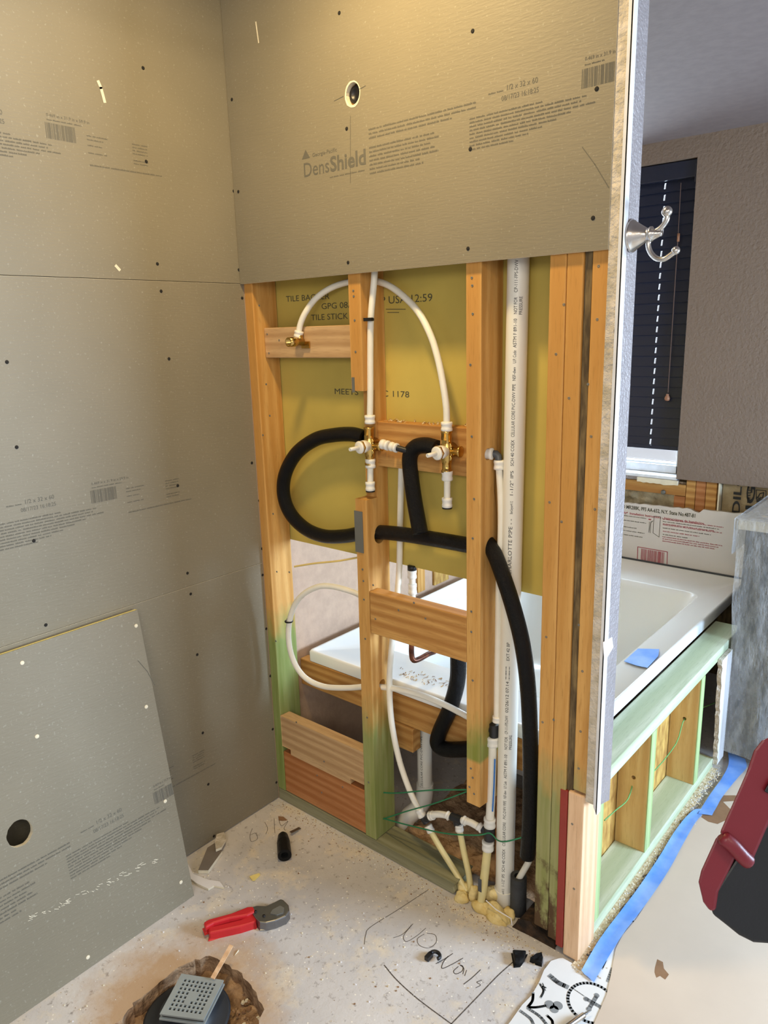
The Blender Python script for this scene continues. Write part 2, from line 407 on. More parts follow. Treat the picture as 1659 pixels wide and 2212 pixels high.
def circle(cx, cyy, r, n=24, ry=None, jit=0):
    return [(cx+(r+random.uniform(-jit, jit))*math.cos(2*math.pi*k/n), cyy+((ry or r)+random.uniform(-jit, jit))*math.sin(2*math.pi*k/n)) for k in range(n)]
def spline(pts, n=8):
    pts = [Vector(p) for p in pts]; out = []
    P = [pts[0]*2-pts[1]]+pts+[pts[-1]*2-pts[-2]]
    for i in range(1, len(P)-2):
        for k in range(n):
            t = k/n; a, b, c, d = P[i-1], P[i], P[i+1], P[i+2]
            out.append(.5*((2*b)+(c-a)*t+(2*a-5*b+4*c-d)*t*t+(3*b-a-3*c+d)*t*t*t))
    out.append(pts[-1]); return out
def ypath(l, n=8): return spline([PY(*p) for p in l], n)

# ================================================================== SETTING
def fz(u, v, w): return (u, v, w)
def fx(u, v, w): return (w, u, v)      # outline (y,z) extruded in x
def fy(u, v, w): return (u, w, v)      # outline (x,z) extruded in y
hole = [tuple(PZ(*a)[:2]) for a in [(572, 2182), (548, 2135), (520, 2103), (485, 2078), (450, 2066), (415, 2074), (375, 2096), (335, 2128), (290, 2165), (262, 2205)]]
hole += [(.30, -.84), (.36, -.90), (.47, -.91), (.56, -.86), (.615, -.74), (.62, -.64)]
hh = []
rh = random.Random(3)
for i in range(len(hole)):
    a, b = Vector(hole[i]+(0,)), Vector(hole[(i+1) % len(hole)]+(0,))
    for k in range(4):
        p = a.lerp(b, k/4); hh.append((p.x+rh.uniform(-.004, .004), p.y+rh.uniform(-.004, .004)))
m = MB(); m.prism([(-.4, -2.6), (3.4, -2.6), (3.4, 2.0), (-.4, 2.0)], 0, -.09, fz, 'concrete', holes=[hh], side='concrete', holeside='dirt')
# pencil outlines and handwriting on the slab
def fl(pts, wd=.0022): m.stroke(spline([PZ(*p) for p in pts], 6) if len(pts) > 2 else [PZ(*p) for p in pts], wd, 'pencil')
fl([(927, 1921), (860, 1965), (800, 2003), (790, 2020), (787, 2040)], .0016)
fl([(830, 2085), (858, 2118), (905, 2160), (975, 2212)], .0026)
fl([(1112, 2075), (1075, 2108), (1030, 2155), (975, 2212)], .0026)
fl([(892, 1996), (870, 2018), (850, 2026)], .0014)
fl([(888, 2000), (872, 2022), (878, 2034), (900, 2022), (920, 2005)], .0014)
fl([(916, 2018), (902, 2028), (906, 2042), (926, 2048), (942, 2036), (940, 2020), (922, 2016)], .0014)
fl([(978, 2060), (960, 2072), (942, 2082)], .002); fl([(968, 2066), (958, 2078), (955, 2092), (975, 2084), (1000, 2070)], .002)
fl([(990, 2088), (980, 2098), (985, 2104), (998, 2098), (1000, 2088), (994, 2085), (1002, 2092), (1000, 2104)], .0018)
fl([(1008, 2096), (1004, 2108)], .0018); fl([(1038, 2095), (1020, 2112), (1002, 2126)], .0022)
fl([(1040, 2118), (1030, 2122), (1038, 2128), (1028, 2134)], .0014)
for q in ([(545, 1790), (540, 1805), (543, 1818), (556, 1812), (552, 1800), (541, 1804)], [(572, 1776), (578, 1790), (574, 1802)], [(592, 1768), (594, 1800)], [(602, 1770), (608, 1784), (622, 1774), (614, 1788), (616, 1794)]): fl(q, .0014)
floor = m.build('floor', kind='structure')

tp = [PZ(*a) for a in [(1176, 2090), (1195, 2072), (1200, 2066), (1225, 2078)]]
m = MB()
edge = [tuple(PZ(*a)[:2]) for a in [(1102, 2212), (1128, 2175), (1148, 2155), (1165, 2125), (1175, 2100), (1190, 2080), (1208, 2074)]]
poly = [(1.0, -.75)]+edge+[(1.03, -.012), (1.09, -.012), (1.10, 1.02), (3.3, 1.02), (3.3, -2.5), (1.0, -2.5)]
m.prism(poly, .0005, .006, fz, 'tile')
def tstroke(pts, wd): m.stroke(spline([PZ(*p, .006) for p in pts], 6), wd, 'tile_ink')
def tblob(px, py, r, ry=None):
    c = PZ(px, py, .0064); pts = [c+Vector((x, y, 0)) for x, y in circle(0, 0, r, 20, ry)]; m.faces(pts, [tuple(range(20))], 'tile_ink')
def tring(px, py, r, wd):
    c = PZ(px, py, .006); m.stroke([c+Vector((r*math.cos(t*.157), r*math.sin(t*.157), 0)) for t in range(41)], wd, 'tile_ink')
tring(1278, 2166, .052, .007)
tstroke([(1265, 2157), (1300, 2177)], .009); tstroke([(1290, 2150), (1272, 2180)], .009)
tblob(1266, 2158, .006); tblob(1300, 2178, .006); tblob(1289, 2150, .006); tblob(1272, 2180, .006)
tstroke([(1152, 2145), (1150, 2162), (1140, 2176)], .006); tstroke([(1140, 2176), (1160, 2176), (1182, 2172)], .006)
tblob(1187, 2170, .011); tblob(1205, 2172, .011); tblob(1197, 2180, .010)
tstroke([(1140, 2178), (1165, 2195), (1180, 2212)], .007); tstroke([(1124, 2184), (1145, 2200), (1152, 2212)], .007)
tstroke([(1168, 2155), (1174, 2140), (1166, 2125)], .005); tstroke([(1170, 2130), (1180, 2134)], .003); tstroke([(1172, 2124), (1178, 2140)], .003)
tstroke([(1188, 2108), (1205, 2122), (1225, 2132)], .012); tstroke([(1240, 2137), (1262, 2152)], .002)
tstroke([(1182, 2194), (1192, 2204), (1194, 2212)], .006)
for (a, b) in (((1300, 2092), (1308, 2075)), ((1292, 2018), (1298, 2035)), ((1335, 1998), (1345, 2014)), ((1358, 1985), (1370, 1992)), ((1312, 2120), (1322, 2092))): tstroke([a, b], .006)
m.build('floor_tile', floor)

H = .8128
# left wall of the alcove behind, painted
m = MB(); m.box(-.1, -.0005, .0, 1.66, 0, 2.16, 'beige'); m.build('wall_left', kind='structure')
m = MB(); m.box(-.1, -.0135, -2.6, .0, 0, 2.44, 'dark'); m.build('wall_left', kind='structure')
# back wall with window opening
wx0, wx1, wz0, wz1 = -.25, .662, .872, 2.085
m = MB()
m.box(-.3, wx0, 1.65, 1.78, .87, 2.16, 'taupe'); m.box(wx1, 3.3, 1.65, 1.665, .866, 2.16, 'taupe'); m.box(wx0, wx1, 1.65, 1.78, wz1, 2.16, 'taupe')
m.box(wx1, wx1+.012, 1.665, 1.78, wz0, wz1, 'taupe')
m.build('wall_back', kind='structure')
m = MB(); m.box(1.09, 3.3, 1.70, 1.78, 0, .9, 'dark'); m.box(-.3, 3.3, 1.775, 1.79, 0, .872, 'ply_dark'); m.box(wx1+.012, 3.3, 1.70, 1.79, .87, 2.16, 'dark'); m.build('trim_sheathing', kind='structure')
m = MB(); m.box(-.3, 3.4, .0, 1.8, 2.16, 2.24, 'ceil'); m.box(1.10, 3.4, -2.6, 0, 2.16, 2.24, 'ceil')
m.build('ceiling', kind='structure')
m = MB(); m.box(-.1, 1.10, -2.6, 0, 2.44, 2.5, 'ceil'); m.build('ceiling', kind='structure')
# window unit, its unseen left bay added uncovered to light the tub
win = empty('window_1', (.2, 1.76, wz0), None, None, kind='structure')
m = MB(); m.box(wx0, wx1, 1.72, 1.77, wz0, wz0+.035, 'vinyl'); m.box(wx0, wx1, 1.735, 1.77, wz0+.035, wz0+.042, 'vinyl'); m.box(wx0, wx1, 1.72, 1.77, wz1-.05, wz1, 'vinyl')
m.box(wx1-.03, wx1, 1.72, 1.77, wz0, wz1, 'vinyl'); m.box(wx0, wx0+.04, 1.72, 1.77, wz0, wz1, 'vinyl')
m.box(.25, .29, 1.72, 1.77, wz0+.035, wz1-.05, 'vinyl'); m.build('window_frame', win, bevel=.003)
m = MB(); m.box(wx0+.04, wx1-.03, 1.745, 1.749, wz0+.05, wz1-.05, 'glass'); m.build('glass_pane', win)
m = MB(); m.box(wx0, wx1, 1.652, 1.72, wz0-.012, wz0, 'vinyl'); m.build('window_sill', win)

# ================================================================== BOARDS
def screws(parent, pts, f, m_='dark', r=.0033):
    parent = [c for c in parent.children if c.name.startswith('panel')][0]
    first = None
    for (u, v) in pts:
        p = Vector(f(u, v))
        if first is None:
            b = MB(); n = Vector(f(u, v, .0012))-p; b.lathe(p-n*.2, n, [(0, r*1.3), (.0007, r*1.2), (.0012, r)], m_, 12); first = b.build('screw_head', parent); fo = first.location.copy(); fp = p
        else:
            c = first.copy(); COL.objects.link(c); c.parent = parent; c.location = fo+(p-fp)
def sheet_print(m, f, ox, oz, s=1, logo=True, date=True, para=True, bar=True, x_lo=-9, x_hi=9, ink='ink'):
    """print block of a tile backer board: ox = start of the word mark, oz = its baseline, running along +u"""
    def cl(a, b): return max(a, x_lo), min(b, x_hi)
    if logo:
        m.text('Dens', f, ox, oz, .046, ink, .089); m.text('Shield', f, ox+.092, oz, .046, ink, .114, bold=True)
        m.text('Georgia-Pacific', f, ox+.034, oz+.041, .012, ink, .082)
        a = [f(ox-.002+x, oz+.041+z) for x, z in ((0, 0), (.028, 0), (.014, .02))]; m.faces(a, [(0, 1, 2)], ink)
        m.bars(f, ox+.09, ox+.20, oz-.014, .003, ink, 3)
    if para:
        for i in range(7):
            a, b = cl(ox+.217, ox+.40+.012*math.sin(i*2.1)-(.03 if i > 4 else 0))
            if a < b: m.bars(f, a, b, oz+.030-i*.009, .0042, ink, i)
        for i in range(3):
            a, b = cl(ox+.217, ox+.505-(.06 if i == 2 else 0))
            if a < b: m.bars(f, a, b, oz+.068-i*.009, .0042, ink, 20+i)
        for i in range(9):
            a, b = cl(ox+.49, ox+.745-(.03*abs(i-3) if i != 1 else 0)+(.02 if i in (2, 3) else 0))
            if a < b: m.bars(f, a, b, oz+.040-i*.0072, .0036, ink, 40+i)
    if date and ox+.64 < x_hi and ox+.575 > x_lo:
        m.text('1/2 x 32 x 60', f, ox+.575, oz+.077, .014, ink, .07); m.text('08/17/23 16:18:25', f, ox+.565, oz+.060, .013, ink, .082)
        m.bars(f, ox+.535, ox+.568, oz+.077, .003, ink, 5)
    if bar and ox+.735 < x_hi:
        a, b = cl(ox+.735, ox+.803); m.barcode(f, a, b, oz+.047, oz+.079, ink, 9)
        a, b = cl(ox+.74, ox+.84); m.text('0.469 in x 31.9 in x 59.9 in'[:(28 if b-a > .09 else 18)], f, a, oz+.092, .009, ink, b-a)
        m.bars(f, a, b-.02, oz+.084, .003, ink, 7)
        if ox+.9 < x_hi:
            for i in range(2): m.bars(f, ox+.83, ox+.88-.01*i, oz+.066-.008*i, .003, ink, 60+i)
            m.bars(f, ox+.83, ox+.865, oz+.046, .003, ink, 64); m.bars(f, ox+.83, ox+.875, oz+.03, .003, ink, 65)
            for i in range(4): m.bars(f, ox+.945, ox+.985, oz+.066-.007*i, .003, ink, 70+i)
            for i in range(2): m.bars(f, ox+.945, ox+.985, oz+.03-.007*i, .003, ink, 80+i)
            m.bars(f, ox+.83, ox+1.02, oz+.004, .0035, ink, 90)
def LW(u, v, w=0): return Vector((w+.0004, u, v))           # on the left wall plane
def TW(u, v, w=0): return Vector((u, -.0131-w, v))          # on the top board front
def wallboard(name, z0, z1, label, oz, y0=-1.9, y1=-.0):
    t = empty(name, (0, -.9, z0), label, 'wall board')
    m = MB(); m.box(-.0127, 0, y0, y1, z0, z1, 'board'); m.box(-.0127, -.0003, y0+.001, y1-.001, z1-.001, z1+.0004, 'core')
    sheet_print(m, LW, -1.255, oz)
    m.build('panel', t); return t
t = wallboard('tile_backer_board', 2*H+.002, 2.43, 'grey tile backer board at the top of the left wall, above its upper seam', 1.87)
screws(t, [tuple(PX(*a)[1:]) for a in [(309, 147), (316, 349), (340, 570), (484, 56), (503, 218), (505, 413), (516, 583)]], LW)
for pts in ([(212, 176), (218, 190), (226, 220)], [(250, 574), (258, 583)]):
    m = MB(); m.stroke([PX(*p) for p in pts], .007, 'core', .0006, Vector((1, 0, 0))); m.build('plaster_smear', t)
t = wallboard('tile_backer_board', H+.0015, 2*H, 'grey tile backer board at middle height of the left wall, between its two long seams', 1.052)
screws(t, [tuple(PX(*a)[1:]) for a in [(348, 629), (365, 775), (384, 1049), (405, 1238), (15, 782), (36, 966), (73, 1168), (99, 1350), (523, 644), (544, 1000), (560, 1081), (566, 1185)]], LW)
t = wallboard('tile_backer_board', .004, H-.0005, 'grey tile backer board on the lowest part of the left wall, standing on the slab', .24)
screws(t, [tuple(PX(*a)[1:]) for a in [(412, 1283), (426, 1414), (438, 1583), (450, 1694), (462, 1806), (567, 1242), (575, 1358), (584, 1460), (589, 1575), (597, 1690)]], LW)
# top board on the stud wall
t = empty('tile_backer_board', (.53, -.006, 2*H), 'large grey tile backer board screwed over the upper half of the stud wall', 'wall board')
m = MB(); hc = (.445, 2.0145)
m.prism([(.002, 2*H), (1.0705, 2*H), (1.0705, 2.43), (.002, 2.43)], -.0127, 0, fy, 'board', holes=[circle(hc[0], hc[1], .0205, 24, .0235, .0012)], side='core', holeside='core', back='yellow')
rim = circle(hc[0], hc[1], .0205, 24, .0235); rim2 = circle(hc[0]-.001, hc[1]-.001, .0245, 24, .0275, .001)
m.faces([TW(*p, .0002) for p in rim]+[TW(*p, .0002) for p in rim2], [(k, (k+1) % 24, (k+1) % 24+24, k+24) for k in range(24)], 'core')
sheet_print(m, TW, .272, 1.862, x_hi=1.0695)
m.stroke([TW(*PY(757, 250, -.0127).xz), TW(*PY(757, 395, -.0127).xz)], .0012, 'ink', .0002, Vector((0, -1, 0)))
m.stroke([TW(*PY(722, 218, -.0127).xz), TW(*PY(742, 208, -.0127).xz)], .0012, 'ink', .0002, Vector((0, -1, 0)))
m.stroke([TW(*PY(776, 193, -.0127).xz), TW(*PY(790, 185, -.0127).xz)], .0012, 'ink', .0002, Vector((0, -1, 0)))
m.stroke([TW(*PY(*p, -.0127).xz) for p in ((1258, 318), (1285, 355), (1315, 405))], .0014, 'ink', .0002, Vector((0, -1, 0)))
m.stroke([TW(*PY(*p, -.0127).xz) for p in ((553, 48), (559, 92))], .004, 'core', .0002, Vector((0, -1, 0)))
m.build('panel', t)
screws(t, [tuple(PY(*a, -.0127).xz) for a in [(733, 28), (1021, 67), (749, 278), (1016, 322), (1289, 192), (1281, 471), (1011, 537), (752, 567), (515, 414), (501, 215)]], TW)
# leaning board
lz = H; tilt = math.atan2(.128, .803); cz, sz = math.cos(tilt), math.sin(tilt)
def LB(u, v, w=0): return Vector((.147+.0004-v*sz+w*cz, u, v*cz+w*sz+.001))
def LBf(u, v, w): return LB(u, v, w)
t = empty('tile_backer_board', (.14, -.95, 0), 'loose grey tile backer board leaning on the left wall, with a big round hole', 'wall board')
hp = []
d = Vector((1, 0, 0))
def onboard(px, py):
    o = CAM; r_ = _ray(px, py); n = Vector((cz, 0, sz)); p0 = LB(0, 0); k = (p0-o).dot(n)/r_.dot(n); p = o+r_*k; q = p-LB(0, 0); return (p.y, (-q.x*sz+q.z*cz))
u0, v0 = onboard(43, 1800)
m = MB(); m.prism([(-1.93, 0), (-.442, 0), (-.442, lz), (-1.93, lz)], -.0127, -.0004, LBf, 'board', holes=[circle(u0, v0, .029, 28, .031, .0008)], side='core', back='board', holeside='core')
rim = [m.bm.faces]
top = [LB(-1.93, lz, -.0127), LB(-.442, lz, -.0127), LB(-.442, lz+.0006, 0), LB(-1.93, lz+.0006, 0)]; top = [v+Vector((0, 0, .0006)) for v in top]; m.faces(top, [(0, 1, 2, 3)], 'core_yellow')
u1, v1 = onboard(335, 1738)
sheet_print(m, lambda u, v: LB(u, v, 0), u1-.735, v1-.047, x_hi=-.443)
m.stroke([LB(*onboard(*p)) for p in ((298, 1427), (318, 1450), (334, 1480))], .0014, 'ink', .0003, Vector((1, 0, 0)))
rl = random.Random(5)
for k in range(60):
    a = onboard(60+rl.uniform(0, 300), 0)[0]; s_ = rl.uniform(0, 1); px = 60+s_*280; py = 1985-s_*130+rl.uniform(-6, 6); p = onboard(px, py); m.stroke([LB(*p), LB(p[0]+rl.uniform(.003, .012), p[1]-rl.uniform(0, .006))], .0012, 'core', .0004, Vector((1, 0, 0)))
m.build('panel', t)
screws(t, [onboard(*a) for a in [(294, 1352), (48, 1432), (316, 1527), (80, 1591), (357, 1731), (391, 1906), (190, 2068)]], lambda u, v, w=0: LB(u, v, w), 'core', .004)
m = MB(); m.lathe((.4455, .0, 2.0145), (0, -1, 0), [(0, .0195), (.004, .0195), (.0042, .012), (.0012, .011), (.001, .0)], 'black', 24)
m.build('shower_arm_fitting', None, 0, 'dark pipe fitting standing in for the dark inside the round hole of the upper board', 'pipe fitting')  # all-black fitting covers the stud, its colour giving the hole its dark
# yellow backer behind the studs (tub side board)
m = MB(); m.box(.0, 1.03, .0895, .102, .872, 2.16, 'yellow')
def BK(u, v): return Vector((u, .0890, v))
def bk(t_, px, py, px2, size):
    a = PY(px, py, .089); b = PY(px2, py, .089); m.text(t_, BK, a.x, a.z, size, 'ink_dark', b.x-a.x)
bk('TILE BACKER', 618, 652, 712, .022); bk('GPG 08A', 694, 668, 764, .022); bk('TILE STICK', 672, 692, 752, .022)
bk('P USA 12:59', 822, 657, 934, .026); bk('MEETS', 722, 851, 774, .022); bk('C 1178', 826, 856, 884, .022)
m.stroke([BK(*PY(834, 668, .089).xz), BK(*PY(876, 668, .089).xz)], .0015, 'ink_dark', .0002, Vector((0, -1, 0)))
m.stroke([BK(*PY(837, 675, .089).xz), BK(*PY(862, 675, .089).xz)], .0015, 'ink_dark', .0002, Vector((0, -1, 0)))
m.build('yellow_backer_board', label='yellow-faced backer board with dot-matrix print behind the open studs', cat='wall board')

# ================================================================== FRAMING
def nails(parent, pts, y=0.0):
    fst = None
    for a in pts:
        p = PY(a[0], a[1], y)
        if fst is None:
            b = MB(); b.lathe(p+Vector((0, .0002, 0)), (0, -1, 0), [(0, .003), (.0008, .0027), (.0009, .0012), (-.0006, .001)], 'galv', 10); fst = b.build('nail', parent); fo = fst.location.copy(); fp = p
        else:
            c = fst.copy(); COL.objects.link(c); c.parent = parent; c.location = fo+(p-fp)
def lumber(name, label, x0, x1, y0, y1, z0, z1, mt, cat='stud', nl=None, ny=None, bev=.0025, group=None):
    if nl:
        t = empty(name, ((x0+x1)/2, (y0+y1)/2, z0), label, cat, group); tb = MB().box(x0, x1, y0, y1, z0, z1, mt).build('timber', t, bev)
        nails(tb, nl, y0 if ny is None else ny); return t
    return MB().box(x0, x1, y0, y1, z0, z1, mt).build(name, None, bev, label, cat, group)
lumber('wall_stud', 'pine corner stud against the grey left wall, green towards its foot', .0005, .035, .0005, .088, .041, 2.43, 'pine_gL', nl=[(583, 898), (598, 1235), (625, 1236), (590, 1110), (568, 940), (596, 1385), (575, 830), (560, 660)])
# notched middle stud
t = empty('wall_stud', (.412, .044, .041), 'notched pine stud in the middle of the wall, cut away beside the left brass valve', 'stud')
prof = [(.0005, .041), (.0885, .041), (.0885, 2.43), (.0005, 2.43), (.0005, 1.343), (.045, 1.343), (.045, 1.062), (.0005, 1.062)]
a1 = PY(823, 1478, .04); h1 = circle(.045, a1.z, .013, 20)
a2 = PY(790, 1150, .05); h2 = circle(.05, a2.z, .0225, 24)
b2 = PY(790, 615, .055)
def slant(u, v, w): return (w+.386+(v/2.43)*.017, u, v)
tb = MB().prism(prof, 0, .039, slant, 'pine_gM', holes=[h1, h2]).build('timber', t, .002)
p = [PY(*a, 0) for a in ((763, 1102), (790, 1196))]
MB().box(p[0].x+.004, p[0].x+.033, -.0015, .0, p[1].z, p[0].z, 'galv').build('protector_plate', t, label='grey steel protector plate')
p = [PY(*a, 0) for a in ((760, 815), (772, 848))]
MB().box(p[0].x, p[0].x+.009, -.0012, .0, p[1].z, p[0].z, 'galv').build('metal_clip', t)
nails(tb, [(763, 628), (764, 640), (766, 692), (768, 760), (783, 1230), (785, 1255), (786, 1295), (789, 1380), (793, 1550), (796, 1690)])
# right stud
t = empty('wall_stud', (.765, .044, .3), 'pine stud left of the white drain pipe, sawn off above the slab', 'stud')
a3 = PY(1030, 1180, .045); h3 = circle(.048, a3.z, .022, 24); a4 = PY(1020, 978, .03); h4 = circle(.03, a4.z, .014, 20)
prof = [(.0005, .305), (.0885, .295), (.0885, .95), (.075, 1.02), (.058, 1.12), (.060, 1.165), (.072, 1.18), (.07, 1.24), (.0885, 1.36), (.0885, 2.43), (.0005, 2.43)]
tb = MB().prism(prof, .7445, .7835, fx, 'pine_gR', holes=[h3, h4]).build('timber', t, .002)
nails(tb, [(1019, 600), (1020, 617), (1021, 678), (1016, 788), (1019, 943), (1021, 1163), (1024, 1078), (1018, 1321), (1018, 1365), (1021, 1470), (1017, 1660), (1021, 1680), (1014, 1700), (1024, 1715)])
b = MB(); b.box(.7455, .783, .075, .0885, .96, 1.40, 'pine'); b.build('rear_splinter', t)
lumber('wall_stud', 'left one of the two pine jack studs pressed together right of the drain pipe', .944, .9805, .0005, .088, .045, 2.43, 'pine_gJ', nl=[(1201, 765), (1187, 1085), (1180, 1376), (1172, 1560)])
lumber('wall_stud', 'right one of the two pine jack studs pressed together, beside the dark plywood strip', .9815, 1.0165, .0005, .088, .03, 2.43, 'pine_gJ', nl=[(1218, 658), (1213, 1127), (1196, 1555), (1229, 860)])
lumber('plywood_strip', 'dark rough plywood shim strip between the jack studs and end stud', 1.0175, 1.0325, .006, .088, .43, 2.43, 'ply_dark', 'plywood', bev=.0005)
t = lumber('wall_stud', 'weathered pine end stud beside the white corner bead, green at its lower end', 1.0345, 1.0695, .0005, .088, .462, 2.43, 'pine_gJ', nl=[(1293, 575), (1270, 830), (1277, 943), (1285, 1100), (1250, 1350), (1258, 1450), (1254, 1580), (1250, 1660), (1290, 690)])
lumber('end_post', 'short fresh pinkish post under the end stud, standing on the slab', 1.024, 1.064, -.002, .088, .006, .455, 'pine_fresh', 'post', nl=[(1240, 1920), (1236, 1780)], bev=.004)
lumber('red_strip', 'narrow red painted strip along the left side of the fresh post', 1.0035, 1.0225, -.001, .085, .02, .452, 'redpaint', 'strip')
# blocking
lumber('blocking_board', 'tan offcut board carrying the brass shower elbow, highest on the left', .037, .394, .032, .060, 1.423, 1.506, 'pine_tan', 'board', nl=[(577, 722), (581, 763), (603, 735)])
t = empty('blocking_board', (.57, .07, 1.145), 'wide reddish board with sawdust on top behind the two brass valves', 'board')
MB().box(.4275, .7435, .05, .0885, 1.145, 1.262, 'pine_x').build('timber', t, .0025)
m = MB(); rs = random.Random(11)
for k in range(46):
    c = Vector((rs.uniform(.44, .72), rs.uniform(.052, .085), 1.2625)); L = rs.uniform(.006, .02); an = rs.uniform(0, 3); z = rs.uniform(.001, .005)
    m.stroke([c, c+Vector((math.cos(an)*L*.5, math.sin(an)*L*.3, z)), c+Vector((math.cos(an)*L, math.sin(an)*L*.6, z*.3))], rs.uniform(.002, .005), 'crumb', .0003)
m.build('shavings', t, kind='stuff')
lumber('blocking_board', 'wide nailed board at mid height between the middle and right studs', .432, .7435, .0005, .038, .692, .812, 'pine_x', 'board', nl=[(806, 1264), (861, 1318), (894, 1302), (919, 1336), (811, 1337)])
t = empty('blocking_board', (.21, .02, .19), 'upper notched board low between the corner stud and middle stud', 'board')
def notched(z0, z1, nb): return [(.0365, z0), (.07, z0), (.07, z0+nb), (.0365, z0+nb)]
za, zb = .188, .312
MB().prism([(.0365, za+.018), (.075, za+.018), (.075, za), (.332, za), (.332, za+.02), (.3865, za+.02), (.3865, zb), (.0365, zb)], .0005, .038, fy, 'pine_tan').build('timber', t, .002)
nails([c for c in t.children if c.name.startswith('timber')][0], [(640, 1560), (700, 1645)])
lumber('blocking_board', 'lower brown board resting on the bottom plate left of the middle stud', .036, .3845, .002, .038, .042, .186, 'pine_red', 'board', nl=[(685, 1675), (695, 1712), (740, 1700)])
m = MB(); m.prism([(.001, .0005), (.70, .0005), (.706, .012), (.70, .024), (.708, .038), (.001, .040)], .0, .089, fy, 'green_plate')
m.build('bottom_plate', None, .003, 'grey-green treated bottom plate lying on the slab, broken at its right end', 'plate')
m = MB(); m.prism([(.885, .0005), (1.0, .0005), (1.003, .018), (.96, .024), (.93, .040), (.90, .030)], .004, .085, fy, 'rot'); m.build('sill_remnant', None, .003, 'dark rotted sill piece under the two jack studs', 'plate')

# drywall end return
t = empty('wall_end_return', (1.083, .05, .44), 'painted drywall end of the stud wall with white corner bead, carrying the robe hook', 'wall end')
m = MB(); rr = random.Random(4)
top, bot = 2.16, .452
n = 60; L = []; 
for i in range(n+1):
    z = bot+(top-bot)*i/n; L.append((1.0945-abs(rr.gauss(0, .0022))-(.004 if i % 9 == 0 else 0), z))
m.prism([(1.0712, bot), (1.0712, top)]+L[::-1], -.011, .001, fy, 'roughedge'); m.build('broken_drywall_edge', t)
m = MB(); m.prism([(1.0905, bot-.004), (1.099, bot-.02), (1.099, top), (1.0905, top)], -.0135, -.0095, fy, 'bead'); m.box(1.0965, 1.1000, -.0135, .004, bot-.02, top, 'bead'); m.build('corner_bead', t, .001)
m = MB(); m.prism([(.002, .448), (.055, .432), (.055, top), (.002, top)], 1.087, 1.0990, fx, 'greypaint', side='roughedge'); m.build('painted_face', t)
p = [PX(*a, 1.1) for a in ((1322, 1376), (1325, 1398), (1306, 1430), (1303, 1388))]
m = MB(); m.faces([v for v in p]+[v+Vector((-.0014, 0, 0)) for v in p], [(0, 1, 2, 3), (4, 5, 6, 7), (0, 1, 5, 4), (1, 2, 6, 5), (2, 3, 7, 6), (3, 0, 4, 7)], 'white'); m.build('torn_paper', t, label='small torn white paper patch')
# tub side drywall skin of this wall (upper part)
m = MB(); m.box(1.031, 1.050, .0895, .102, .455, 2.16, 'taupe'); m.build('wall_partition', kind='structure')

# robe hook
HB = Vector((1.0995, .022, 1.648))
t = empty('robe_hook', HB, 'brushed nickel double robe hook on the end of the wall', 'hook')
m = MB(); m.lathe(HB, (1, 0, 0), [(0, .029), (.003, .030), (.006, .028), (.008, .0255), (.012, .0235), (.022, .017), (.030, .012), (.034, .011), (.036, .0135), (.040, .0135), (.042, .010), (.052, .006), (.058, .0055)], 'nickel', 32); m.build('mount', t)
def hk(px, py): return PY(px, py, .022)
m = MB(); m.tube(spline([HB+Vector((.05, 0, 0)), hk(1405, 507), hk(1428, 492), hk(1440, 475), hk(1441, 462)], 8), [.005]*33, 'nickel', 14); m.ball(hk(1441, 457), .0095, 'nickel', 20); m.build('upper_arm', t)
m = MB(); m.tube(spline([HB+Vector((.052, 0, -.002)), hk(1402, 520), hk(1403, 540), hk(1415, 556), hk(1433, 560), hk(1450, 550), hk(1458, 543)], 8), .0048, 'nickel', 14); m.ball(hk(1460, 541), .0075, 'nickel', 20); m.build('lower_arm', t)

# ================================================================== PIPES
foam_lab = 'foam pipe insulation'
t = MB().tube(ypath([(787, 945, .052), (760, 938, .052), (720, 940, .05), (680, 950, .045), (640, 980, .04), (616, 1025, .035), (613, 1070, .035), (628, 1110, .038), (660, 1142, .042), (700, 1158, .046), (745, 1158, .05), (781, 1151, .05)]), .0198, 'foam', 22, bore='foam_in').build('pipe_insulation', None, 0, 'black foam insulated line curving in a big C left of the left valve', foam_lab)
MB().tube(ypath([(796, 1148, .05), (860, 1153, .05), (940, 1165, .05), (1030, 1181, .05)], 6), .0196, 'foam', 22, bore='foam_in').build('pipe_insulation', None, 0, 'straight black foam insulated run between the middle and right studs', foam_lab)
MB().tube(ypath([(944, 968, .040), (920, 962, .042), (898, 966, .042), (886, 985, .042), (887, 1020, .042), (895, 1080, .03), (908, 1152, .012)], 7), .0200, 'foam', 22, bore='foam_in').build('pipe_insulation', None, 0, 'black foam insulated branch dropping from the right valve onto the horizontal run', foam_lab)
MB().tube(ypath([(1050, 1168, .050), (1066, 1192, .035), (1085, 1240, .01), (1108, 1310, 0), (1128, 1390, .0), (1140, 1480, .01), (1145, 1580, .02), (1146, 1680, .03), (1144, 1780, .035), (1139, 1850, .04)]), .0188, 'foam', 22, bore='foam_in').build('pipe_insulation', None, 0, 'long black foam insulated line sweeping down right of the white drain pipe', foam_lab)
MB().tube(ypath([(990, 1405, .095), (988, 1470, .10), (972, 1530, .105), (950, 1580, .11), (945, 1606, .112), (962, 1618, .112), (1010, 1618, .112), (1060, 1612, .112)], 7), .0215, 'foam', 22, bore='foam_in').build('pipe_insulation', None, 0, 'black foam insulated elbow under the mid-height board, in front of the tub rim', foam_lab)
MB().tube([Vector((.868, .055, z)) for z in (0.0, .06, .11)], .021, 'foam_grey', 20, bore='foam_in').build('pipe_insulation', None, 0, 'dirty grey foam sleeve rising from the slab left of the jack studs', foam_lab)
pA = PY(1139, 1850, .04)
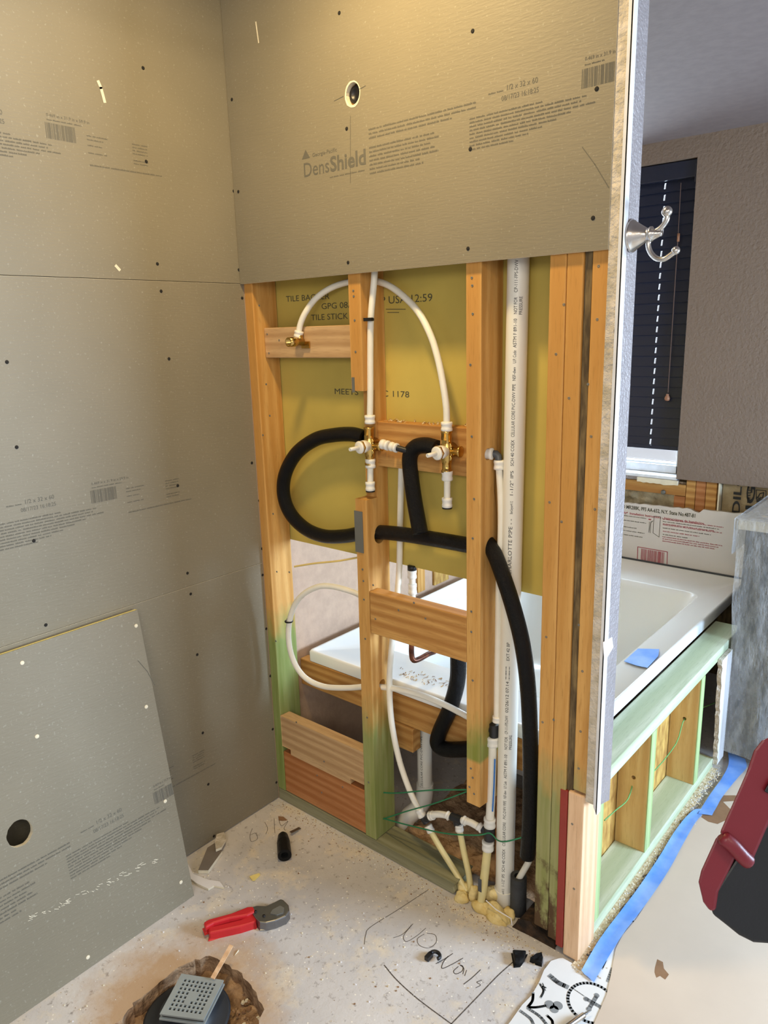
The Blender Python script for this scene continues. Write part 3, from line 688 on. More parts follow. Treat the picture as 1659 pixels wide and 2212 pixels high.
m = MB(); m.tube([Vector((.868, .055, .10)), pA+Vector((0, .01, -.02)), pA], .008, 'pex', 12); m.build('riser_pipe', None, 0, 'short pale pipe joining the grey foam sleeve to the black foam line', 'pipe')

# white drain / vent pipe with print
t = empty('drain_pipe', (.832, .06, 0), 'tall white plastic drain pipe printed with black lettering', 'pipe')
px0, px1, zt = .826, .845, 1.75
def axis(z): return Vector((.8215+(z/1.63)*.0155, .062, z))
m = MB(); m.tube([axis(z) for z in (0.02, .4, .8, 1.2, 1.62, 1.9)], .0238, 'pvc', 40)
nc = Vector((CAM.x-.83, CAM.y-.06, 0)).normalized(); lf = Vector((nc.y, -nc.x, 0))
lf = -Vector((-nc.y, nc.x, 0))
def onpipe(u, v):
    a = v/.0238; c = axis(u); return c+.0241*(math.cos(a)*nc+math.sin(a)*lf)
if (lf.x > 0): lf = -lf
def pt(s_, y_bot, y_top, size=.0095, off=-.0035+.004, mk='ink_black', bold=False):
    xb = 1075+(1945-y_bot)*.0285; a = PY(xb+15, y_bot, .04).z; b = PY(xb+15, y_top, .04).z
    m.text(s_, onpipe, a, off, size, mk, b-a, bold)
for s_, a, b, k in (('- - CHARLOTTE PIPE - -', 1262, 1122, .0125), ('BenGeyser4112', 1112, 1084, .009), ('1-1/2" IPS', 1074, 1018, .0105), ('SCH 40 COEX', 1008, 951, .0105), ('CELLULAR CORE', 945, 888, .0105), ('PVC-DWV PIPE', 886, 830, .0105), ('NSF-dwv', 823, 793, .010), ('U.P. Code', 785, 757, .010), ('ASTM F 891-10', 751, 688, .0105), ('NOT FOR', 678, 641, .0105), ('CP-111-FPS-DWV', 631, 560, .0105),
                    ('EXT 42 BP', 1430, 1390, .0105), ('02/26/12 07:14', 1542, 1474, .0105), ('CP-111-FPS-DWV', 1588, 1548, .0105), ('NOT FOR', 1622, 1594, .0105), ('ASTM F 891-10', 1684, 1632, .0105), ('U.P. Code', 1706, 1690, .010), ('NSF-dwv', 1728, 1710, .010), ('PVC-DWV PIPE', 1772, 1732, .0105), ('CELLULAR CORE', 1830, 1778, .0105), ('SCH 40 COEX', 1886, 1836, .0105), ('1-1/2" IPS', 1918, 1890, .0105), ('BenGeyser4112', 1945, 1922, .009)):
    pt(s_, a, b, k, bold=False)
pt('PRESSURE', 680, 640, .0105, -.0105); pt('PRESSURE', 1622, 1590, .0105, -.0105)
a = PY(1090, 1467, .04).z; b = PY(1090, 1437, .04).z
m.barcode(lambda u, v: onpipe(u, v), a, b, -.001, .009, 'ink_black', 3)
m.build('pipe', t)
m = MB(); m.tube([axis(.0), axis(.045)], .0262, 'pvc', 36); m.build('collar', t)

def coupling(m0, c, d, L, r, mt='fit'):
    m = MB(); m0.pend.append(m); c = Vector(c); d = Vector(d).normalized()
    m.lathe(c-d*L/2, d, [(0, r*.86), (.001, r), (L*.3, r), (L*.36, r*.93), (L*.64, r*.93), (L*.7, r), (L-.001, r), (L, r*.86)], mt, 20)
# vertical supply from left valve to shower head
V1 = PY(798, 962, .022); V2 = PY(965, 974, .022)
t = empty('supply_tube', V1, 'white flexible tube rising straight from the left valve behind the upper board', 'pipe')
MB().tube(ypath([(799, 905, .022), (800, 850, .022), (800, 760, .022), (801, 690, .022), (805, 640, .024), (809, 590, .03), (809, 530, .04), (800, 400, .05)], 6), .0081, 'pex', 16).build('pipe', t)
m = MB(); coupling(m, PY(799, 906, .022), (0, 0, 1), .022, .0138); m.build('coupling', t)
m = MB(); c = PY(801, 690, .018); m.box(c.x-.012, c.x+.014, .004, .012, c.z-.004, c.z+.004, 'strap'); m.tube([c+Vector((x, .004-.011*math.cos(x/.0095*1.3), 0)) for x in (-.0095, -.005, 0, .005, .0095)], .003, 'strap', 8); m.build('strap_clamp', t, label='black strap clamp')
# arch tube
t = empty('supply_tube', V2, 'white flexible tube arching from the right valve over to the brass elbow', 'pipe')
MB().tube(ypath([(645, 722, .018), (649, 700, .02), (660, 675, .025), (682, 645, .04), (715, 622, .055), (755, 609, .065), (800, 606, .066), (838, 616, .062), (874, 642, .052), (905, 676, .042), (930, 724, .032), (946, 775, .026), (957, 830, .022), (964, 880, .022), (965, 920, .022)], 6), .0081, 'pex', 16).build('pipe', t)
m = MB(); coupling(m, PY(965, 921, .022), (0, 0, 1), .022, .0138); coupling(m, PY(645, 722, .018), (PY(649, 700, .02)-PY(645, 722, .018)), .018, .0125); m.build('coupling', t)
# drop ear elbow
c = PY(648, 738, .018)
t = empty('drop_ear_elbow', c, 'brass drop-ear elbow with open threaded mouth on the tan offcut board', 'pipe fitting')
m = MB(); m.lathe(c+Vector((0, .008, 0)), (0, -1, 0), [(0, .011), (.02, .0105), (.022, .0125), (.05, .0125), (.0505, .0095), (.035, .0085)], 'brass', 20)
m.lathe(c, (0, 0, 1), [(0, .010), (.015, .0085), (.017, .0075)], 'brass', 16)
m.box(c.x-.004, c.x+.026, .026, .030, c.z-.018, c.z+.0, 'brass'); m.lathe(c+Vector((.016, .030, -.006)), (0, -1, 0), [(0, .008), (.006, .007)], 'brass', 12); m.build('elbow_body', t)
for q in ((.018, -.004), (.004, -.016)):
    m = MB(); m.lathe(c+Vector((q[0], .026, q[1])), (0, -1, 0), [(0, .0035), (.003, .003)], 'dark', 10); m.build('mount_screw', t)

def valve(V, name_l, right_r):
    t = empty('shower_valve', V, name_l, 'valve')
    m = MB()
    # vertical through body
    m.lathe(V+Vector((0, 0, -.052)), (0, 0, 1), [(0, .0105), (.001, .0135), (.006, .0135), (.007, .0112), (.022, .0112), (.023, .0122), (.028, .0128), (.040, .0150), (.052, .0165), (.060, .0145), (.070, .0118), (.078, .0112), (.079, .0124), (.094, .0124), (.095, .0138), (.099, .0138), (.1, .0105)], 'brass', 24)
    # side ports
    m.lathe(V+Vector((.006, .004, 0)), (1, .05, 0), [(0, .011), (.014, .0105), (.015, .0125), (.026, .0125), (.027, .0135), (.031, .0135), (.032, .010)], 'brass', 20)
    m.lathe(V+Vector((-.004, .02, .004)), (-1, .1, 0), [(0, .011), (.016, .0105), (.02, .0095)], 'brass', 16)
    for z in (.013, -.016):
        m.lathe(V+Vector((.012, .0, z)), (0, -1, 0), [(0, .006), (.006, .006), (.0065, .003)], 'brass', 12)
    m.lathe(V+Vector((0, .030, 0)), (-.06, -1, -.02), [(0, .014), (.006, .0185), (.026, .0185), (.028, .0205), (.033, .0205), (.034, .018)], 'brass', 24)
    m.box(V.x-.006, V.x+.006, V.y-.012, V.y-.006, V.z-.027, V.z+.027, 'brass')
    m.build('valve_body', t)
    m = MB(); m.lathe(V+Vector((0, .004, 0)), (-.12, -1, -.04), [(0, .0150), (.02, .0150), (.021, .0160), (.030, .0160), (.031, .0150)], 'fit', 24); m.text('A2', lambda u, v: V+Vector((u, -.006-v*.2, .0152-abs(u)*.35)), -.008, 0, .012, 'ink_black'); m.build('label_sleeve', t, label='white labelled cartridge sleeve')
    m = MB(); d_ = Vector((-.12, -1, -.04)).normalized(); e = V+Vector((0, .004, 0))
    m.lathe(e+d_*.031, d_, [(0, .0178), (.002, .0182), (.004, .0182), (.005, .0165)], 'brass', 6, smooth=False)
    m.lathe(e+d_*.036, d_, [(0, .0165), (.004, .016), (.005, .013)], 'fit', 20)
    m.lathe(e+d_*.040, d_, [(0, .0052), (.030, .0048), (.0305, .0032), (.024, .003)], 'fit', 14); m.build('stem', t)
    return t
valve(V1, 'left brass shower valve, its stem pointing out over the C-shaped foam line', 0)
valve(V2, 'right brass shower valve, next to the stud left of the drain pipe', 0)
def capped(x, y0, y1, y, lab, printed):
    a, b = PY(x, y0, y), PY(x, y1, y)
    t = empty('capped_stub', a, lab, 'pipe')
    m = MB(); m.tube([a, b], .0081, 'pex', 16); m.build('pipe', t)
    m = MB(); coupling(m, a+Vector((0, 0, -.006)), (0, 0, 1), .024, .0135); coupling(m, b+Vector((0, 0, .010)), (0, 0, 1), .024, .0128); m.build('coupling', t)
    m = MB(); m.lathe(b+Vector((0, 0, -.002)), (0, 0, -1), [(0, .0122), (.003, .0122), (.0035, .009)], 'black', 18); m.build('cap_ring', t)
capped(800, 996, 1058, .022, 'short capped white stub hanging below the left valve', True)
capped(966, 1022, 1094, .022, 'short capped white stub hanging below the right valve', False)
# left valve outlet to the branch
t = empty('valve_connector', PY(845, 963, .025), 'white push-fit connector from the left valve into the foam branch', 'pipe fitting')
m = MB(); d_ = PY(862, 969, .022)-PY(822, 958, .025); coupling(m, PY(832, 961, .024), d_, .024, .0128); coupling(m, PY(851, 966, .023), d_, .022, .0120); m.build('coupling', t)
m = MB(); m.tube([PY(858, 968, .023), PY(880, 974, .03)], .0078, 'blackfit', 14); m.build('tail', t)
# right valve outlet beyond the stud, with dropping tube
t = empty('supply_tube', PY(1077, 1000, .05), 'white tube with grey elbow dropping between the right stud and drain pipe', 'pipe')
e0, e1, e2 = PY(1050, 979, .04), PY(1076, 981, .05), PY(1078, 1006, .05)
m = MB(); coupling(m, PY(1055, 980, .04), (1, .2, 0), .022, .0138); coupling(m, PY(1078, 1004, .05), (0, 0, 1), .022, .0125); coupling(m, PY(1074, 1553, .05), (0, 0, 1), .016, .0122); m.build('coupling', t)
m = MB(); m.tube([e0, e1+Vector((-.006, 0, 0)), e1+Vector((0, 0, -.005)), e2], .0088, 'greyfit', 16); m.build('grey_elbow', t)
m = MB(); m.tube(ypath([(1078, 1010, .05), (1082, 1080, .05), (1082, 1160, .05), (1078, 1260, .05), (1076, 1380, .05), (1074, 1480, .05), (1073, 1560, .05)], 5), .0081, 'pex', 16); m.build('pipe', t)
t = empty('main_riser', PY(1050, 1925, .045), 'thick translucent riser with black tees and a blue stripe right of the sawn stud', 'pipe')
m = MB(); c = PY(1067, 1578, .05); m.tube([c+Vector((0, 0, .018)), c+Vector((0, 0, -.016))], .0118, 'blackfit', 18); m.tube([c, c+Vector((-.014, 0, .002))], .0105, 'blackfit', 16)
m.build('black_tee', t); m = MB(); c2 = PY(1057, 1800, .045); m.tube([c2+Vector((0, 0, .02)), c2+Vector((0, 0, -.018))], .0142, 'blackfit', 18); m.tube([c2, c2+Vector((-.02, 0, .006))], .0118, 'blackfit', 16); m.build('black_tee', t)
m = MB(); coupling(m, PY(1064, 1600, .05), (0, 0, 1), .026, .0165); coupling(m, PY(1058, 1776, .045), (0, 0, 1), .026, .0158); coupling(m, PY(1054, 1826, .045), (0, 0, 1), .026, .0158); coupling(m, c+Vector((-.02, 0, .003)), (1, 0, 0), .014, .0125); m.build('coupling', t)
m = MB(); m.tube(ypath([(1064, 1600, .05), (1062, 1690, .047), (1058, 1776, .045)], 4), .0112, 'pex', 18); m.build('pipe', t); m = MB(); m.tube(ypath([(1054, 1826, .045), (1048, 1880, .03), (1042, 1930, .012), (1036, 1965, .002)], 5), [.0112]*11+[.010]*5, 'pex_old', 18); m.build('pipe', t)
m = MB(); a = ypath([(1069, 1640, .037), (1067, 1700, .035), (1064, 1752, .033)], 4); m.stroke(a, .004, 'bluestripe', .0008, Vector((.4, -.9, 0)).normalized()); m.build('blue_stripe', t)
m = MB(); p = PY(1044, 1905, .012); m.box(p.x-.006, p.x+.004, -.004, -.0025, p.z-.02, p.z+.018, 'greyfit'); m.build('grey_sticker', t)
# long white tube from behind the branch down to the manifold
t = empty('supply_tube', PY(905, 1752, .04), 'long white tube running down behind the mid-height board to the low manifold', 'pipe')
MB().tube(ypath([(868, 975, .064), (866, 1060, .066), (864, 1150, .078), (862, 1240, .075), (854, 1330, .06), (845, 1410, .05), (841, 1480, .045), (846, 1560, .04), (862, 1640, .04), (884, 1705, .04), (904, 1748, .04)], 6), .0084, 'pex', 16).build('pipe', t)
m = MB(); d_ = PY(912, 1762, .04)-PY(892, 1722, .04); coupling(m, PY(909, 1756, .04), d_, .024, .0125); m.build('coupling', t)
t = empty('manifold', PY(975, 1770, .045), 'row of black tees and white couplings feeding two yellowed tubes at the floor', 'pipe fitting')
m = MB(); a, b = PY(914, 1764, .04), PY(922, 1778, .04); m.tube([a, b], .0108, 'blackfit', 16); m.tube([b.lerp(a, .5), PY(930, 1763, .04)], .010, 'blackfit', 14)
m.build('black_tee', t); m = MB(); c = PY(985, 1768, .045); m.tube([PY(975, 1764, .045), PY(997, 1772, .045)], .0112, 'blackfit', 16); m.tube([c, PY(988, 1782, .045)], .0105, 'blackfit', 14); m.build('black_tee', t)
m = MB(); m.tube(ypath([(928, 1766, .04), (936, 1760, .04), (952, 1759, .042), (972, 1763, .045)], 5), .0092, 'fit', 16); m.build('link_pipe', t); m = MB(); m.tube(ypath([(998, 1772, .045), (1015, 1776, .045), (1030, 1784, .045), (1046, 1792, .045)], 5), .0092, 'fit', 16); m.build('link_pipe', t); m = MB()
coupling(m, PY(932, 1762, .04), PY(952, 1759, .042)-PY(930, 1764, .04), .014, .0125); coupling(m, PY(968, 1762, .045), (1, 0, -.3), .014, .0115); coupling(m, PY(1004, 1773, .045), (1, 0, -.2), .014, .012); coupling(m, PY(1038, 1788, .045), (1, 0, -.4), .016, .012)
coupling(m, PY(928, 1790, .04), PY(940, 1812, .04)-PY(928, 1790, .04), .020, .0118); coupling(m, PY(992, 1788, .045), (.1, 0, -1), .02, .0115); m.build('coupling', t)
m = MB(); m.tube(ypath([(930, 1795, .04), (955, 1838, .036), (985, 1886, .03), (1008, 1925, .024)], 5), .0083, 'pex_old', 16); m.build('yellowed_tube', t, label='left yellowed tube of the manifold')
m = MB(); m.tube(ypath([(993, 1795, .045), (1002, 1840, .04), (1012, 1885, .034), (1018, 1925, .026)], 5), .0083, 'pex_old', 16); m.build('yellowed_tube', t, label='right yellowed tube of the manifold')
# looping tube left
t = empty('supply_tube', PY(625, 1342, 0), 'white tube looping left of the middle stud, strapped to the corner stud', 'pipe')
MB().tube(ypath([(800, 1300, .06), (775, 1284, .045), (745, 1273, .03), (712, 1266, .018), (685, 1268, .008), (655, 1284, -.002), (635, 1310, -.008), (624, 1350, -.010), (625, 1395, -.008), (638, 1436, 0), (662, 1466, .01), (700, 1483, .025), (750, 1486, .038), (800, 1483, .045), (850, 1487, .048), (905, 1500, .055), (960, 1522, .062), (1010, 1548, .07), (1050, 1570, .075)], 6), .0084, 'pex', 16).build('pipe', t)
m = MB(); c = PY(624, 1342, -.01); m.tube([c+Vector((.0105*math.cos(a), .0105*math.sin(a), 0)) for a in [k*.5 for k in range(14)]], .0028, 'strap', 8); m.box(c.x-.014, c.x-.008, -.006, .0, c.z-.004, c.z+.004, 'strap'); m.build('strap_clamp', t, label='black strap clamp')
# waste pipe of the tub
t = empty('waste_pipe', (.40, .17, 0), 'white waste pipe with bends dropping from the tub into the slab', 'pipe')
w0, w1, w2, w3, w4 = PY(916, 1550, .2), PY(918, 1700, .2), PY(905, 1735, .18), PY(880, 1765, .15), PY(874, 1800, .14)
m = MB(); m.tube([w0, PY(917, 1620, .2), w1], .0225, 'pvc', 28)
def WP(u, v):
    a = v/.0225; c = w0.lerp(w1, (w0.z-u)/(w0.z-w1.z)); return c+.0229*(math.cos(a)*nc+math.sin(a)*lf)
m.text('CELLULAR CORE PVC-DWV PIPE', WP, w1.z+.01, .004, .009, 'ink_black', w0.z-w1.z-.06); m.build('pipe', t)
m = MB(); m.tube([PY(918, 1692, .2), PY(918, 1712, .2)], .0262, 'pvc', 28)
m.tube(spline([PY(918, 1705, .2), PY(914, 1728, .19), PY(900, 1748, .175), PY(882, 1764, .155), PY(873, 1784, .145), PY(872, 1800, .14)], 6), .0265, 'pvc', 28); m.tube([PY(872, 1790, .14), PY(872, 1812, .14)], .0285, 'pvc', 28); m.build('elbow', t)
m = MB(); m.tube([PY(872, 1800, .14), Vector((PY(872, 1812, .14).x, .14, -.01))], .0225, 'pex_old', 28); m.build('stained_tail', t, label='stained tail piece')
# tub spout stub with copper elbow
c = PY(890, 1260, .05)
t = empty('spout_stub', c, 'white capped stub with copper elbow standing behind the mid-height board', 'pipe')
m = MB(); m.tube([PY(890, 1233, .09), PY(892, 1330, .09)], .0085, 'pex', 14); m.build('pipe', t)
m = MB(); coupling(m, PY(890, 1240, .09), (0, 0, 1), .024, .0125); coupling(m, PY(891, 1272, .09), (0, 0, 1), .03, .0118); m.build('coupling', t)
m = MB(); m.lathe(PY(890, 1231, .09), (0, 0, 1), [(0, .0125), (.012, .0122), (.013, .010)], 'black', 18); m.build('cap', t)
m = MB(); m.tube(spline([PY(889, 1330, .09), PY(889, 1385, .09), PY(889, 1412, .09), PY(893, 1426, .092), PY(905, 1424, .11), PY(925, 1413, .15), PY(938, 1408, .18)], 4), .0075, 'copper', 14); m.build('copper_elbow', t)
# cable and twine
MB().tube(ypath([(636, 1224, .02), (680, 1217, .03), (730, 1212, .045), (775, 1204, .06)], 5), .0028, 'wire', 8).build('yellow_cable', None, 0, 'thin yellow cable crossing behind between the corner and middle studs', 'cable')
m = MB()
for L_ in ([(825, 1712, .04), (860, 1713, .035), (930, 1707, .02), (1008, 1706, .01)], [(828, 1769, .035), (880, 1752, .03), (940, 1735, .02), (1008, 1710, .01)], [(828, 1768, .035), (880, 1782, .02), (960, 1800, .005), (1030, 1804, .0), (1058, 1800, .028), (1075, 1815, .03), (1090, 1818, .02), (1110, 1814, .02), (1130, 1808, .03)]):
    m.tube(ypath(L_, 6), .0019, 'twine', 6)
m.build('green_twine', None, 0, 'green twine strung low across the pipes between the studs', 'twine')

# ================================================================== TUB
t = empty('bathtub', (.5, .9, .1), 'white alcove bathtub behind the stud wall, seen under the yellow board', 'bathtub')
def rrect(x0, x1, y0, y1, r, n=6):
    out = []
    for cx, cyy, a0 in ((x1-r, y1-r, 0), (x0+r, y1-r, 90), (x0+r, y0+r, 180), (x1-r, y0+r, 270)):
        for k in range(n+1):
            a = math.radians(a0+90*k/n); out.append((cx+r*math.cos(a), cyy+r*math.sin(a)))
    return out
rings = [(.040, .967, .130, 1.648, .012, .455), (.040, .967, .130, 1.648, .012, .486), (.044, .963, .134, 1.644, .012, .491), (.052, .955, .142, 1.636, .012, .491), (.056, .951, .146, 1.632, .012, .487), (.165, .872, .30, 1.40, .05, .486), (.172, .865, .308, 1.392, .05, .482), (.18, .855, .32, 1.38, .06, .46), (.20, .83, .36, 1.33, .09, .30), (.24, .79, .42, 1.24, .12, .14), (.30, .73, .50, 1.14, .12, .115), (.45, .55, .75, .9, .04, .11)]
bm_ = MB(); vs = []; nn = 28
for (a, b, c_, d_, r_, z) in rings: vs += [Vector((x, y, z)) for x, y in rrect(a, b, c_, d_, r_)]
fs = [(i*nn+k, i*nn+(k+1) % nn, (i+1)*nn+(k+1) % nn, (i+1)*nn+k) for i in range(len(rings)-1) for k in range(nn)]
fs.append(tuple(range((len(rings)-1)*nn, len(rings)*nn)))
bm_.faces(vs, fs, 'tub', True)
o = bm_.build('basin', t); sd = o.modifiers.new('solid', 'SOLIDIFY'); sd.thickness = .006; sd.offset = -1; MATo = MAT['tub_out']
o.data.materials.append(MATo); sd.material_offset = 1
ed = o.modifiers.new('es', 'EDGE_SPLIT'); ed.split_angle = math.radians(50)
m = MB(); rs = random.Random(21)
for k in range(70):
    a = rs.uniform(0, 1); p = PZ(862+a*135+rs.uniform(-10, 10), 1455+a*28+rs.uniform(-12, 12), .4875); an = rs.uniform(0, 3); L = rs.uniform(.003, .011)
    m.stroke([p, p+Vector((math.cos(an)*L, math.sin(an)*L, .001))], rs.uniform(.0015, .004), rs.choice(('mud', 'crumb', 'osb')), .0003)
m.build('tub_debris', None, 0, 'brown splinters and crumbs scattered on the near tub rim', 'debris', kind='stuff')
# flat blue patch on the tub deck
p = [PZ(*a, .4915) for a in ((1378, 1401), (1424, 1402), (1422, 1416), (1398, 1442), (1374, 1437), (1348, 1428))]
m = MB(); m.faces(p+[v-Vector((0, 0, .0012)) for v in p], [tuple(range(6)), tuple(range(6, 12))]+[(k, (k+1) % 6, (k+1) % 6+6, k+6) for k in range(6)], 'tape'); m.build('blue_patch', None, 0, 'flat blue patch on the right rim of the bathtub', 'tape')
lumber('tub_support', 'brown beam under the near rim of the bathtub', .003, .955, .128, .164, .362, .453, 'pine_x', 'beam')
lumber('tub_support', 'short hanging block under the tub beam beside the waste pipe', .395, .475, .120, .158, .285, .361, 'pine_x', 'block', )
lumber('tub_support', 'rough brown leg standing behind the sawn-off stud', .772, .806, .094, .126, .0, .361, 'pine_red', 'post')
# soil under the tub and foam
def blobmesh(m, x0, x1, y0, y1, nx, ny, hf, mt):
    vs = []; 
    for j in range(ny+1):
        for i in range(nx+1):
            x = x0+(x1-x0)*i/nx; y = y0+(y1-y0)*j/ny; vs.append(Vector((x, y, hf(x, y, i, j))))
    m.faces(vs, [(j*(nx+1)+i, j*(nx+1)+i+1, (j+1)*(nx+1)+i+1, (j+1)*(nx+1)+i) for j in range(ny) for i in range(nx)], mt, True)
from mathutils import noise as mn
m = MB(); blobmesh(m, .44, .94, .092, .50, 50, 30, lambda x, y, i, j: .012+.022*mn.noise(Vector((x*14, y*14, 1)))+.012*mn.noise(Vector((x*50, y*50, 3))), 'dirt')
m.build('loose_soil', None, 0, 'brown loose soil heaped behind the bottom plate under the tub', 'soil', kind='stuff')
m = MB(); rs = random.Random(9)
def lump(c, r, sc, mt='yfoam'):
    k0 = len(m.bm.verts); m.ball(c, r, mt, 18, sc)
    m.bm.verts.ensure_lookup_table()
    for v in list(m.bm.verts)[k0:]:
        d_ = (v.co-Vector(c)); v.co += d_*(.45*mn.noise(v.co*38)+.25*mn.noise(v.co*90))
for (px, py, y, r, sc) in ((1003, 1925, .03, .02, (1, 1, 1.1)), (1022, 1932, .02, .020, (.8, .8, 1.5)), (1000, 1950, .005, .02, (1, 1, .8)), (1062, 1965, .01, .024, (1.6, .8, .8)), (1040, 1985, -.002, .02, (1.2, .7, .9)), (1082, 1982, .005, .024, (1.2, .7, .8)), (1066, 1930, .05, .022, (1.2, 1, 1)), (985, 1905, .05, .02, (2, 1, .5)), (960, 1885, .06, .018, (2, 1, .4)), (1075, 2005, -.006, .02, (1.4, .6, .6)), (1100, 1985, .03, .018, (1, 1, 1))):
    p = PY(px, py, y); p.z = max(p.z, .004); lump(p, r, sc)
m.build('spray_foam', None, 0, 'lumpy yellow spray foam around the riser feet at the slab', 'foam')
MB().tube([PY(1050, 1945, -.008), PY(1072, 1965, -.010), PY(1104, 1984, -.012), PY(1106, 1998, -.012)], .0015, 'white').build('wire_scrap', None, 0, 'thin white wire lying over the yellow foam', 'wire')

# ================================================================== KNEE WALL
lumber('knee_wall_plate', 'pale green top plate of the low wall beside the bathtub', .9685, 1.056, .128, 1.25, .4105, .449, 'green_plate_y', 'plate')
lumber('knee_wall_plate', 'pale green bottom plate of the low wall beside the bathtub', .9665, 1.056, .092, 1.04, .0005, .038, 'green_plate_y', 'plate')
for i, (y0, lab) in enumerate(((.092, 'low wall stud pressed against the end post'), (.43, 'low wall stud nearer the end post, with the twine hole'), (.838, 'low wall stud farther from the end post, near the black cabinet'))):
    t = empty('knee_wall_stud', (1.01, y0+.02, .038), lab, 'stud')
    hs = [circle(1.012, .26, .006, 16)]
    MB().prism([(.9675, .0385), (1.0525, .0385), (1.0525, .4100), (.9675, .4100)], y0, y0+.035, fy, 'green_stud', holes=hs).build('timber', t)
    MB().box(1.0527, 1.0557, y0, y0+.036, .0385, .4102, 'green_edge').build('green_edge', t)
MB().box(.953, .9655, .15, 1.05, .0015, .408, 'osb').build('backing_panel', None, 0, 'yellow strand board behind the cavities of the low wall', 'panel')
m = MB(); m.tube(spline([PX(1306, 1772, 1.04), PX(1330, 1750, 1.02), PX(1357, 1725, 1.01), Vector((1.012, .45, .26)), PX(1403, 1675, 1.035), PX(1460, 1607, 1.012), Vector((1.012, .86, .26)), PX(1545, 1518, 1.02)], 4), .0018, 'twine_l', 6); m.build('green_twine', None, 0, 'light green twine threaded through the low wall studs', 'twine')
# torn drywall beyond
m = MB(); rr = random.Random(8); Lp = []
for i in range(26):
    z = .02+.40*i/25; Lp.append((1.035-.045*(z/.42)+.06*(1-z/.42)*0+rr.uniform(-.006, .006), z))
m.prism(Lp+[(1.10, .42), (1.10, .02)], 1.057, 1.071, fx, 'white', side='roughedge'); m.build('torn_drywall', None, 0, 'torn drywall remnant between the low wall and the black cabinet', 'drywall')

# ================================================================== BACK WALL DETAILS
YB = 1.650
t = empty('printed_board', (.7, YB, .49), 'white-faced drywall board printed in red and grey above the far tub rim', 'wall board')
m = MB(); rr = random.Random(2); L = [(.30+.66*i/40, .742+.008*math.sin(i*.2)+rr.uniform(-.004, .004)-(.012 if i in (31,) else 0)) for i in range(41)]
L = [(x, PY(1345+(x-.44)*528, 1090, YB).z*0+.738+(x-.44)*.036+rr.uniform(-.003, .003)-(.012 if abs(x-.755) < .01 else 0)) for x, _ in L]
m.prism([(.0, .494), (.962, .494)]+L[::-1]+[(.0, .745)], YB-.001, YB+.014, fy, 'white', side='roughedge')
def WB(u, v): return Vector((u, YB-.0016, v))
def wb(t_, px, py, px2, size, mk='ink', bold=False):
    a = PY(px, py, YB); b = PY(px2, py+(px2-px)*.2, YB); m.text(t_, WB, a.x, a.z, size, mk, b.x-a.x, True)
wb('ID MR288K, PFS AA-652, N.Y. State No.487-81', 1343, 1097, 1501, .022, 'ink_dark')
wb('mply*  Installation Instructions - Instrucciones de Instalacion', 1340, 1108, 1520, .013, 'ink_red', True)
def wl(px, py, px2, mk, sd):
    a = PY(px, py, YB); b = PY(px2, py+(px2-px)*.13, YB); m.bars(WB, a.x, b.x, a.z, .0045, mk, sd)
for i in range(3): wl(1432, 1122+i*5, 1563-10*i, 'ink_red' if i != 1 else 'ink', 100+i)
for i in range(4): wl(1432, 1134+i*7, 1560-25*i, ('ink_red', 'ink')[i % 2], 110+i)
for i in range(3): wl(1431, 1160+i*4.5, 1560-8*i, 'ink_red', 120+i)
for i, yy in enumerate((1113, 1123, 1137, 1145, 1154)): wl(1340, yy, (1396, 1396, 1375, 1392, 1388)[i], 'ink', 130+i)
q = [PY(*a, YB) for a in ((1413, 1115), (1427, 1116), (1424, 1160), (1411, 1151))]
m.stroke([WB(v.x, v.z) for v in q+[q[0]]], .002, 'ink', .0003, Vector((0, -1, 0)))
q = [PY(*a, YB) for a in ((1403, 1127), (1402, 1150), (1406, 1127), (1411, 1125), (1406, 1130), (1405, 1151))]
m.stroke([WB(v.x, v.z) for v in q], .0016, 'ink', .0003, Vector((0, -1, 0))); c = PY(1404, 1122, YB); m.stroke([WB(c.x-.004, c.z), WB(c.x+.004, c.z)], .005, 'ink_red', .0003, Vector((0, -1, 0)))
q = [PY(*a, YB) for a in ((1377, 1211), (1378, 1181), (1442, 1192), (1441, 1220))]
m.stroke([WB(v.x, v.z) for v in q], .003, 'ink_red', .0003, Vector((0, -1, 0)))
a, b = PY(1384, 1210, YB), PY(1436, 1192, YB); m.barcode(WB, a.x, b.x, .497, .497+.05, 'ink_red', 12)
m.build('panel', t)
m = MB(); m.box(.3, .965, YB-.006, YB-.0015, .4915, .4975, 'greyfit'); m.build('caulk_line', t, label='dirty grey caulk line')
# framing under the window
Ys = 1.69
xs = [PY(px, 1075, Ys).x for px in (1457, 1482, 1503, 1525, 1549)]
lumber('window_framing', 'horizontal sill timber under the window over the tub', .1, xs[1]-.001, Ys-.01, Ys+.05, .790, .838, 'pine_x', 'framing')
xs = [PY(px, 1075, Ys).x for px in (1457, 1482, 1503, 1525, 1549)]
for i, lab in enumerate(('short cripple stud under the sill timber, left of the full studs', 'first full stud right of the window, left of three', 'second full stud right of the window, middle of three', 'third full stud right of the window, rightmost of three')):
    lumber('window_stud', lab, xs[i]+.0008, xs[i+1]-.0008, Ys-.01, Ys+.06, .5, .788 if i == 0 else .866, 'pine_x' if i % 2 else 'pine_red', 'stud', bev=.002)
m = MB(); c = PY(1433, 1063, Ys-.012); m.lathe(c, (0, -1, 0), [(0, .010), (.006, .009), (.008, .004)], 'galv', 12); m.build('bolt_head', None, 0, 'round grey bolt head on the sill timber under the window', 'bolt')
m = MB(); m.box(.10, .66, 1.655, 1.70, .845, .862, 'greypaint'); rr = random.Random(6)
pl = [(.50+.17*i/12, .858) for i in range(13)]+[(.67-.17*i/12, .838+rr.uniform(-.003, .003)) for i in range(13)]
